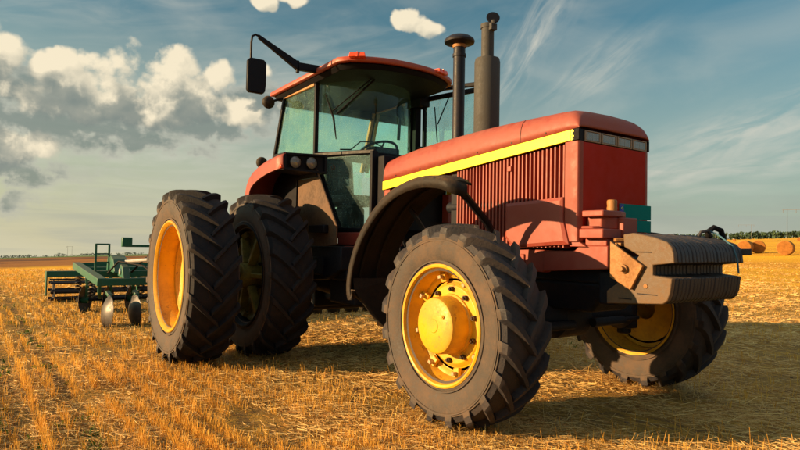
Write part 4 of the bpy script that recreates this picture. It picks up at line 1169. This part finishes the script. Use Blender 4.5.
# ---- rear fenders with twin headlamps
def rear_fender(s):
    mb = MB()
    # shell over the inner tyre, side skirt turned down
    path = [(.305, 2.232), (.10, 2.222), (-.15, 2.195), (-.38, 2.150), (-.56, 2.095), (-.68, 2.03), (-.755, 1.95), (-.80, 1.85), (-.84, 1.70), (-.87, 1.5)]
    cols_ = [(.80, 0), (1.10, 0), (1.17, -.004), (1.195, -.02), (1.205, -.05), (1.207, -.165), (1.19, -.17)]
    rows = []
    for i, (px, pz) in enumerate(path):
        a_ = path[max(i - 1, 0)]; c_ = path[min(i + 1, len(path) - 1)]
        tx, tz = c_[0] - a_[0], c_[1] - a_[1]; L_ = math.hypot(tx, tz); nx, nz = -tz / L_, tx / L_
        if nz > 0: nx, nz = -nx, -nz          # pointing down/inwards
        if nx < 0 and i > 5: nx, nz = -nx, -nz
        rows.append([(px - nx * o_, s * yy, pz - nz * o_ ) for yy, o_ in cols_])
    m7 = len(cols_)
    mb.add([p for r0 in rows for p in r0], [(i * m7 + j, i * m7 + j + 1, (i + 1) * m7 + j + 1, (i + 1) * m7 + j) for i in range(len(rows) - 1) for j in range(m7 - 1)])
    o = mb.build('rear_fender', 'red', T, 0, 50)
    q_ = o.modifiers.new('thick', 'SOLIDIFY'); q_.thickness = .012; q_.offset = 0
    # inner plate beside the cab
    p = MB(); p.prism([(-.10, 1.985), (.40, 1.985), (.82, 1.43), (.82, 1.24), (.60, 1.22), (-.10, 1.22)], 'Y', s * .80, s * .82); p.build('inner_fender_plate', 'plate', o, .004)
    p = MB(); p.prism([(-.95, 2.10), (.33, 2.10), (.405, 1.988), (-.105, 1.988), (-.105, 1.22), (-.95, 1.22)], 'Y', s * .80, s * .84); p.build('arch_liner', 'black', o, .004)
    e = MB(); e.tube([(.335, s * .815, 2.09), (.825, s * .815, 1.43)], .012, 8); e.build('plate_edge', 'plate', o, 0)
    e = MB(); e.box((.30, min(s * .82, s * .88), 1.36), (.66, max(s * .82, s * .88), 1.45)); e.build('vent_box', 'black', o, .01)
    # lamp housing
    h = MB()
    yo, yi = s * 1.19, s * .735
    fr0 = [(.30, yo, 2.05), (.42, yi, 2.02), (.42, yi, 2.235), (.30, yo, 2.235)]
    bk = [(.0, yo, 2.05), (.0, yi, 2.02), (.0, yi, 2.235), (.0, yo, 2.235)]
    h.add([(.30, yo, 2.05), (.44, yi, 2.02), (.44, yi, 2.235), (.30, yo, 2.235), (.0, yo, 2.05), (.0, yi, 2.02), (.0, yi, 2.235), (.0, yo, 2.235)],
          [(4, 5, 6, 7), (0, 1, 5, 4), (1, 2, 6, 5), (2, 3, 7, 6), (3, 0, 4, 7)])
    # recessed front with a rim
    ins = lambda y_, z_, d_: (.30 + (abs(y_) - 1.19) / (.735 - 1.19) * .14 - d_, y_, z_)
    o4 = [ins(yo, 2.05, 0), ins(yi, 2.02, 0), ins(yi, 2.235, 0), ins(yo, 2.235, 0)]
    i4 = [ins(s * 1.165, 2.072, 0), ins(s * .76, 2.045, 0), ins(s * .76, 2.213, 0), ins(s * 1.165, 2.213, 0)]
    d4 = [ins(s * 1.165, 2.072, .05), ins(s * .76, 2.045, .05), ins(s * .76, 2.213, .05), ins(s * 1.165, 2.213, .05)]
    h.add(o4 + i4 + d4, [(i, (i + 1) % 4, 4 + (i + 1) % 4, 4 + i) for i in range(4)] + [(4 + i, 4 + (i + 1) % 4, 8 + (i + 1) % 4, 8 + i) for i in range(4)] + [(8, 9, 10, 11)])
    h.build('lamp_housing', 'black', o, 0, 30)
    for yy in (1.065, .895):
        x_ = .30 + (yy - 1.19) / (.735 - 1.19) * .14
        l = MB(); l.lathe([(-.045, .0001), (-.045, .05), (-.01, .072), (.0, .074), (.004, .070), (-.005, .064)], 28, (x_ - .006, s * yy, 2.135), 'X'); l = l.build('work_lamp', 'blackrub', o, 0)
        q = MB(); q.lathe([(-.006, .066), (.006, .05), (.012, .025), (.014, .0001)], 28, (x_ - .006, s * yy, 2.135), 'X'); q.build('lamp_lens', 'lens', l, 0)
    if s < 0:
        q = MB(); q.sphere((-.72, s * 1.02, 2.235), .072, 18, (.8, 1, 1)); q.build('marker_lamp', 'fender', o, 0)
        q = MB(); q.box((.27, s * 1.21 - .02, 2.06), (.305, s * 1.21 + .02, 2.10)); q.build('side_marker', 'orange', o, .006)
rear_fender(-1); rear_fender(1)

# ---- front weights and hitch yoke
wp_ = [(3.83, .885), (4.235, .915), (4.268, .94), (4.285, .985), (4.297, 1.078), (4.168, 1.092), (4.168, 1.157), (4.312, 1.175), (4.306, 1.235), (4.292, 1.275), (4.262, 1.305), (4.175, 1.335), (4.03, 1.362), (3.955, 1.352), (3.96, 1.27), (4.07, 1.215), (4.0, 1.12), (3.90, 1.02), (3.83, .97)]
NW = 20
Y0, Y1 = -.42, .475
wproto = None
pitch_ = (Y1 - Y0) / NW
for k in range(NW):
    yy = Y0 + pitch_ * k
    if k in (0, 1):
        b = MB(); b.prism(wp_, 'Y', 0, pitch_ - .004)
        o = b.build('suitcase_weight', 'brown' if k == 0 else 'weight', T, .006, 30)
        o.location = (0, yy, 0)
        if k == 1: wproto = o
        if k == 0: tag(o, label='dusty brown outermost weight')
    else:
        o = wproto.copy(); C.objects.link(o); o.location = (random.uniform(-.002, .002), yy, random.uniform(-.002, .002))
b = MB(); b.prism([(4.10, .90), (4.14, .90), (4.14, 1.33), (4.10, 1.33)], 'Y', Y0 + .01, Y1 - .01)
b.box((3.86, -.36, .98), (4.0, .36, 1.10)); b.build('weight_carrier', 'engine', T, .01)
for (x0, x1, z0, tl) in ((4.03, 4.16, 1.235, 0), (4.06, 4.20, .965, 0), (3.92, 4.02, .925, .01)):
    b = MB(); b.box((x0, Y0 - .0025, z0), (x1, Y0 + .004, z0 + .006)); b.build('cast_mark', 'engine', T, 0)
b = MB(); b.lathe([(0, .0001), (0, .014), (-.006, .014), (-.006, .0001)], 16, (4.12, Y0, 1.02)); b.build('cast_plug', 'rust', T, 0)
b = MB(); b.prism([(3.875, 1.306), (4.118, 1.150), (4.028, .990), (3.875, 1.065)], 'Y', -.452, -.428); br_ = b.build('bracket_plate', 'rust', T, .004)
b = MB(); b.lathe([(0, .0001), (0, .030), (-.02, .030), (-.02, .018), (-.045, .018), (-.045, .0001)], 12, (3.985, -.452, 1.125)); b.build('bracket_bolt', 'rust', br_, .002)
# flat bars lying under the yoke
b = MB(); b.bar((3.86, -.38, 1.315), (4.02, -.16, 1.325), .05, .022); b.bar((3.90, -.40, 1.285), (3.96, .1, 1.285), .05, .022); b.build('flat_bars', 'rust', T, .003)
# yoke: two fork plates, spacer, base, pin
yk = MB()
yk.prism([(3.62, -.42), (3.795, -.42), (3.80, -.40), (3.80, -.22), (3.76, -.10), (3.62, -.10)], 'Z', 1.478, 1.522)
yk.prism([(3.62, -.45), (3.815, -.45), (3.82, -.43), (3.82, -.08), (3.62, -.08)], 'Z', 1.325, 1.392)
yk.prism([(3.62, -.36), (3.74, -.36), (3.79, -.27), (3.79, -.12), (3.62, -.12)], 'Z', 1.392, 1.478)
yk.prism([(3.62, -.24), (3.835, -.24), (3.835, -.07), (3.62, -.07)], 'Z', 1.335, 1.475)
yk.prism([(3.62, -.43), (3.72, -.43), (3.76, -.38), (3.62, -.38)], 'Z', 1.392, 1.412)
yk.prism([(3.62, -.38), (3.80, -.38), (3.80, -.12), (3.62, -.12)], 'Z', 1.270, 1.325)
yk = yk.build('hitch_yoke', 'red', T, .008)
b = MB(); b.lathe([(1.50, .0001), (1.50, .033), (1.545, .036), (1.555, .033), (1.59, .036), (1.602, .030), (1.602, .0001)], 20, (3.745, -.245, 0), 'Z'); b.build('hitch_pin', 'rust', yk, .002)
# loop, rope and drawbar at the far end of the weights
b = MB(); b.tube([(4.10, .38, 1.33), (4.12, .36, 1.39), (4.14, .40, 1.42), (4.16, .46, 1.40), (4.17, .48, 1.33)], .020, 10); b.build('lifting_loop', 'blackrub', T, 0)
b = MB(); b.tube([(4.09, .26, 1.33), (4.11, .28, 1.385), (4.13, .34, 1.395), (4.14, .37, 1.35)], .012, 8); b.build('chain_link', 'weight', T, 0)
b = MB(); b.tube([(4.12, .34, 1.40), (4.17, .38, 1.372), (4.22, .36, 1.345), (4.292, .36, 1.285), (4.325, .35, 1.20), (4.33, .36, 1.10)], .006, 6); b.build('rope', 'rope', T, 0)
b = MB(); b.bar((4.20, .46, 1.245), (4.33, .54, 1.25), .07, .045); b.build('draw_bar', 'weight', T, .006)

# ------------------------------------------------------------------ DISC HARROW behind the tractor
H = empty('disc_harrow', (-4.6, 0, 0))
tag(H, 'dark green trailed disc harrow with polished discs and cage roller behind the tractor', 'disc harrow')
class HB(MB):
    def build(s, name, m, parent=H, bevel=0, smooth=35, **k):
        inv = -4.6
        off = 4.6 if parent is not None else 0
        s.v = [(x + off, y, z) for x, y, z in s.v]
        return MB.build(s, name, m, parent, bevel, smooth, **k)
gzl = -0.05
def fz(x): return .60 + (-3.66 - x) * .058
for (p, q) in (((-3.66, -2.3), (-3.66, 2.3)), ((-4.75, -2.25), (-4.75, 2.3)), ((-6.15, -2.3), (-6.15, 2.3))):
    HB().bar((p[0], p[1], fz(p[0])), (q[0], q[1], fz(p[0])), .13, .11).build('frame_beam', 'green', bevel=.008)
for yy in (-2.3, -.9, .9, 2.3):
    HB().bar((-3.60, yy, fz(-3.6) + .003), (-6.2, yy, fz(-6.2) + .003), .13, .12).build('side_beam', 'green', bevel=.008)
HB().bar((-3.7, 0, .62), (-1.2, 0, .55), .14, .16).build('drawbar', 'green', bevel=.01)
HB().bar((-4.9, -.9, .70), (-2.6, 0, .66), .10, .10).bar((-4.9, .9, .70), (-2.6, 0, .66), .10, .10).build('draw_frame', 'green', bevel=.01)
# hinge brackets, ladder-like stand, folding arm
for yy in (-1.95, -1.0, 1.1):
    HB().prism([(-4.05, fz(-4) + .05), (-3.62, fz(-3.6) + .05), (-3.72, fz(-3.7) + .22), (-3.86, fz(-3.8) + .25), (-4.0, fz(-4) + .14)], 'Y', yy - .05, yy + .05).build('fold_bracket', 'green', bevel=.01)
    HB().lathe([(-.07, .0001), (-.07, .05), (.07, .05), (.07, .0001)], 16, (-3.82, yy, fz(-3.8) + .14)).build('hinge_pin', 'disc', bevel=.003)
b = HB(); 
for yy in (-2.22, -2.02): b.bar((-4.7, yy, .72), (-4.7, yy, 1.17), .03, .03, (1, 0, 0))
for zz in (.86, 1.0, 1.16): b.bar((-4.7, -2.22, zz), (-4.7, -2.02, zz), .025, .025)
b.build('ladder_stand', 'green', bevel=0)
HB().prism([(-4.9, .72), (-4.2, .70), (-4.35, .92), (-4.6, .98), (-4.85, .90)], 'Y', -2.02, -1.80).build('pivot_plate', 'green', bevel=.01)
b = HB(); b.tube([(-4.4, -1.85, .88), (-3.5, -1.55, .95)], .028, 10); b.build('hydraulic_ram', 'disc')
b = HB(); b.tube([(-3.5, -1.55, .95), (-3.0, -1.4, .98)], .045, 10); b.build('ram_cylinder', 'black')
b = HB(); b.bar((-3.2, -2.07, 1.155), (-3.2, -1.45, 1.155), .045, .035); b.bar((-3.2, -1.45, 1.17), (-3.2, -1.45, .6), .05, .05, (1, 0, 0)); b.build('light_bracket', 'green')
HB().box((-3.24, -2.12, 1.14), (-3.16, -1.98, 1.28)).build('light_board', 'green', bevel=.008)
for k, (yy, zt) in enumerate(((-2.1, .9), (-1.7, .95), (-1.3, .88), (-.7, .92))):
    b = HB(); b.tube([(-4.3 - .2 * k, yy, .70), (-4.0, yy + .1, zt), (-3.5, yy + .35, zt - .05), (-3.1, yy + .5, .68), (-2.6, yy + .7, .62)], .016, 8); b.build('hydraulic_hose', 'blackrub')
for yy in (-2.3, -1.56, -.8, .3, 1.4):
    for x0 in (-4.45, -5.9):
        b = HB(); pts_ = [(x0 + .05 * math.cos(t), yy + .05 * math.sin(t), .30 + t * .0085) for t in np.linspace(0, 2 * pi * 5, 60)]
        b.tube(pts_, .010, 6); b.build('coil_spring', 'engine')
for yy in np.linspace(-2.1, 2.2, 8):
    b = HB(); b.bar((-5.0, yy, fz(-5) - .04), (-5.0, yy, .30), .05, .07, (1, 0, 0)); b.bar((-5.0, yy, .32), (-5.25, yy + .05, .22), .05, .05); b.build('gang_hanger', 'green', bevel=.005)
HB().bar((-5.45, -2.25, fz(-5.45)), (-5.45, 2.3, fz(-5.45)), .10, .09).build('frame_beam', 'green', bevel=.008)
HB().tube([(-5.35, -2.4, .19), (-5.35, 2.3, .19)], .03, 10).build('gang_shaft', 'engine')
# discs on spring arms
def disc_mesh():
    mb = MB()
    prof = [(.0, .0001), (.0, .07), (.02, .16), (.05, .24), (.078, .30), (.082, .30), (.055, .24), (.026, .16), (.008, .07), (.008, .0001)]
    n = 36; v = []; m_ = len(prof)
    for k in range(n):
        a = 2 * pi * k / n
        notch = 1.0 if (k % 4) else .94
        for (o_, r0) in prof:
            r1 = r0 * (notch if r0 > .28 else 1)
            v.append((r1 * math.cos(a), o_ - .04, r1 * math.sin(a)))
    f = [(k * m_ + i, k * m_ + i + 1, ((k + 1) % n) * m_ + i + 1, ((k + 1) % n) * m_ + i) for k in range(n) for i in range(m_ - 1)]
    mb.add(v, f)
    return mb
dm_ = disc_mesh(); dm_.v = [(x * .86, y, z * .86) for x, y, z in dm_.v]
pd = dm_.build('disc_blade', 'blade', H, 0, 35)
arm = MB(); arm.bar((0, .06, .02), (.04, .10, .30), .04, .05, (0, 1, 0)); arm.bar((.04, .10, .30), (.0, .08, .42), .05, .06, (0, 1, 0)); arm.lathe([(-.02, .0001), (-.02, .055), (.09, .055), (.09, .0001)], 14)
pa = arm.build('disc_arm', 'green', H, .006)
first = True
for row, (x0, ang) in enumerate(((-3.15, 1), (-5.35, -25))):
    for k in range(13):
        yy = -2.32 + .37 * k + (.0 if row == 0 else .02)
        zz = .235 + gzl
        if first: dsk, ar = pd, pa; first = False
        else:
            dsk, ar = pd.copy(), pa.copy(); C.objects.link(dsk); C.objects.link(ar)
        tilt = ang + random.uniform(-2, 2)
        dsk.location = (x0 + 4.6, yy, zz); dsk.rotation_euler = (R(6 if row else -6), random.uniform(0, 3), R(tilt))
        ar.location = (x0 + 4.6, yy, zz); ar.rotation_euler = (0, R(-48 if row == 0 else 10), R(tilt))
# cage roller
rx = -7.25; rz = .26 + gzl - .03
b = HB()
for k in range(9):
    a = 2 * pi * k / 9 + .2
    b.bar((rx + .25 * math.cos(a), -2.62, rz + .25 * math.sin(a)), (rx + .25 * math.cos(a), 2.4, rz + .25 * math.sin(a)), .045, .03, (math.cos(a), 0, math.sin(a)))
for yy in np.linspace(-2.55, 2.35, 8):
    b.lathe([(yy - .008, .05), (yy - .008, .235), (yy + .008, .235), (yy + .008, .05)], 24, (rx, 0, rz), 'Y', True)
b.tube([(rx, -2.6, rz), (rx, 2.4, rz)], .035, 10)
b.build('cage_roller', 'weight')
for yy in (-2.68, 2.45):
    HB().prism([(rx - .07, rz - .06), (rx + .08, rz - .06), (rx + .12, rz + .42), (rx - .10, rz + .42)], 'Y', yy - .012, yy + .012).build('roller_end_plate', 'green', bevel=.004)
HB().bar((rx, -2.68, rz + .36), (rx, 2.45, rz + .36), .16, .12).build('roller_beam', 'green', bevel=.008)
for yy in (-1.6, 0, 1.6): HB().bar((rx, yy, rz + .36), (-6.1, yy, fz(-6.1)), .08, .08).build('roller_arm', 'green', bevel=.008)

# ------------------------------------------------------------------ distant things
def at(azd, dist):
    a = R(azd); x = CAM[0] + dist * math.cos(a); y = CAM[1] + dist * math.sin(a)
    return x, y, float(ground_z(x, y))
def bale_mat():
    m = mat('round_bale_straw', (0.50, 0.25, 0.07), 0.95, 0, (0.26, 0.11, 0.03), 0.7, 4, 0.4, 1.0, 18, spec=.1)
    return m
M['bale'] = bale_mat()
M['balecore'] = mat('bale_end_straw', (0.36, 0.15, 0.035), 0.95, 0, (0.18, 0.075, 0.02), 0.7, 5, 0.4, 1.0, 20, spec=.1)
def bale(azd, dist, rot, label, r=.60, w=1.15):
    x, y, z = at(azd, dist)
    b = MB(); n = 40
    prof = [(-w / 2, .0001), (-w / 2, r * .3), (-w / 2 + .015, r * .33), (-w / 2, r * .36), (-w / 2, r * .62), (-w / 2 + .015, r * .65), (-w / 2, r * .68), (-w / 2 + .01, r * .93), (-w / 2 + .05, r * .985), (-w * .2, r), (0, r * 1.01), (w * .2, r), (w / 2 - .05, r * .985), (w / 2 - .01, r * .93), (w / 2, r * .68), (w / 2, .0001)]
    b.lathe(prof, n)
    b.v = [(p[0] * (1 + random.uniform(-.012, .012)), p[1], p[2] * (1 + random.uniform(-.012, .012)) if p[2] > -.85 * r else max(p[2], -r * .96)) for p in b.v]
    o = b.build('hay_bale', 'bale', None, 0, 40)
    o.location = (x, y, z + r * .94); o.rotation_euler = (0, 0, R(rot))
    for s in (-1,):
        e = MB(); e.lathe([(s * (w / 2 + .004), .0001), (s * (w / 2 + .012), r * .3), (s * (w / 2 + .006), r * .6), (s * (w / 2 + .002), r * .9)], 32); e.build('bale_end', 'balecore', o, 0, 40)
    tag(o, label, 'hay bale', 'round straw bales on the stubble')
bale(114.4, 61, 12, 'round straw bale of the close pair that stands nearer the front weights', .58)
bale(113.5, 62, 24, 'middle one of the three nearest round straw bales', .58)
bale(111.6, 56, 14, 'round straw bale standing alone at the far right edge of the field', .58)
bale(115.9, 230, 20, 'tiny pale distant bale above the left near bale', .6)
bale(115.2, 300, 20, 'faint distant bale low against the far tree line', .6)
bale(110.7, 210, 20, 'tiny distant bale at the right edge of the photo beyond the lone bale', .6)

def hpole(azd, dist, height, width, label, turn=0.0):
    x, y, z = at(azd, dist)
    e = empty('power_pole', (x, y, z), R(azd + 90 + turn))
    tag(e, label, 'power pole', 'twin-legged power poles along the horizon')
    for s in (-1, 1):
        MB().tube([(s * width / 2 * 1.02, 0, -.5), (s * width / 2, 0, height)], [.17, .11], 10).build('pole', 'wood', e, 0)
    MB().bar((-width * .78, 0, height * .97), (width * .78, 0, height * .97), .14, .16).build('cross_arm', 'wood', e, 0)
    for q in (-.74, 0, .74):
        MB().tube([(q * width, 0, height * .97), (q * width, 0, height * .86)], .10, 6).build('insulator', 'wood', e, 0)
hpole(110.9, 360, 15.5, 7.5, 'tallest twin-legged power pole at the right edge of the photo')
hpole(114.35, 660, 14.5, 8.5, 'twin-legged power pole with a pale leg above the two touching bales')
hpole(116.9, 820, 13.5, 8.5, 'twin-legged power pole just right of the black loop on the weights')
hpole(117.7, 1000, 13.5, 9.0, 'faintest twin-legged power pole, furthest left of those on the right')
hpole(173.0, 900, 14.0, 5, 'lone power pole on the left horizon above the ploughed land')

# far tree belts: leaf clumps in one mass (cannot be counted)
def belt(name, az0, az1, dist, hmin, hmax, m, label, step=2.2, seed=5, gaps=0.0):
    g = np.random.default_rng(seed)
    V = []; F = []
    a = R(az0)
    n = int(abs(R(az1 - az0)) * dist / step)
    P = []; S = []
    for i in range(n):
        t = i / n
        azd = az0 + (az1 - az0) * t
        xx = azd * 9
        hh = hmin + (hmax - hmin) * float(vnoise(np.array([xx]), np.array([seed * 3.7]), 1.0, seed)[0] * .6 + g.random() * .4)
        if gaps and vnoise(np.array([xx * .6]), np.array([1.0]), 1.0, seed + 1)[0] < gaps: hh *= .35
        d_ = dist + g.uniform(0, dist * .06)
        x, y, z = at(azd, d_)
        for k in range(40):
            u = g.normal(0, 1, 3); u /= np.linalg.norm(u)
            rr0 = g.random() ** .4
            P.append((x + u[0] * rr0 * step * 1.2, y + u[1] * rr0 * step * 1.2, z + hh * .5 + u[2] * rr0 * hh * .5)); S.append(hh * g.uniform(.10, .22))
    P = np.array(P); S = np.array(S); m0 = len(P)
    A = g.normal(0, 1, (m0, 3)); A /= np.linalg.norm(A, axis=1)[:, None]
    B = np.cross(A, g.normal(0, 1, (m0, 3))); B /= np.linalg.norm(B, axis=1)[:, None]
    V = np.stack([P - A * S[:, None], P + B * S[:, None] * .7, P + A * S[:, None], P - B * S[:, None] * .7], 1).reshape(-1, 3)
    me = bpy.data.meshes.new(name)
    me.from_pydata(V.tolist(), [], np.arange(4 * m0).reshape(-1, 4).tolist())
    me.materials.append(m)
    o = bpy.data.objects.new(name, me); C.objects.link(o)
    tag(o, label, kind='stuff')
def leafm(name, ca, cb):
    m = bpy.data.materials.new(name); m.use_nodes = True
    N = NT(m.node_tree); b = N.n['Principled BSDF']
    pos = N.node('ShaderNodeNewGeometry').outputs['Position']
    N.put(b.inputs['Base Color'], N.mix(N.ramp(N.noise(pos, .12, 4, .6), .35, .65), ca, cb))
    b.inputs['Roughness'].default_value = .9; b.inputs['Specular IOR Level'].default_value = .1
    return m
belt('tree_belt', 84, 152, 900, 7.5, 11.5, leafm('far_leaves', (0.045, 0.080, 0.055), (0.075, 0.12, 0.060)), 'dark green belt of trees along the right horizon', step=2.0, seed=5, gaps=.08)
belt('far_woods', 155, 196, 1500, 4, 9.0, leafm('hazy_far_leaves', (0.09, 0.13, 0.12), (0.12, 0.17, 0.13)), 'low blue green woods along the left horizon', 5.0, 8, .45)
belt('roadside_bushes', 110.2, 113.5, 250, .35, .7, leafm('bush_leaves', (0.04, 0.09, 0.02), (0.10, 0.16, 0.03)), 'low green bushes in the stubble at the foot of the power pole', 1.5, 9, .8)
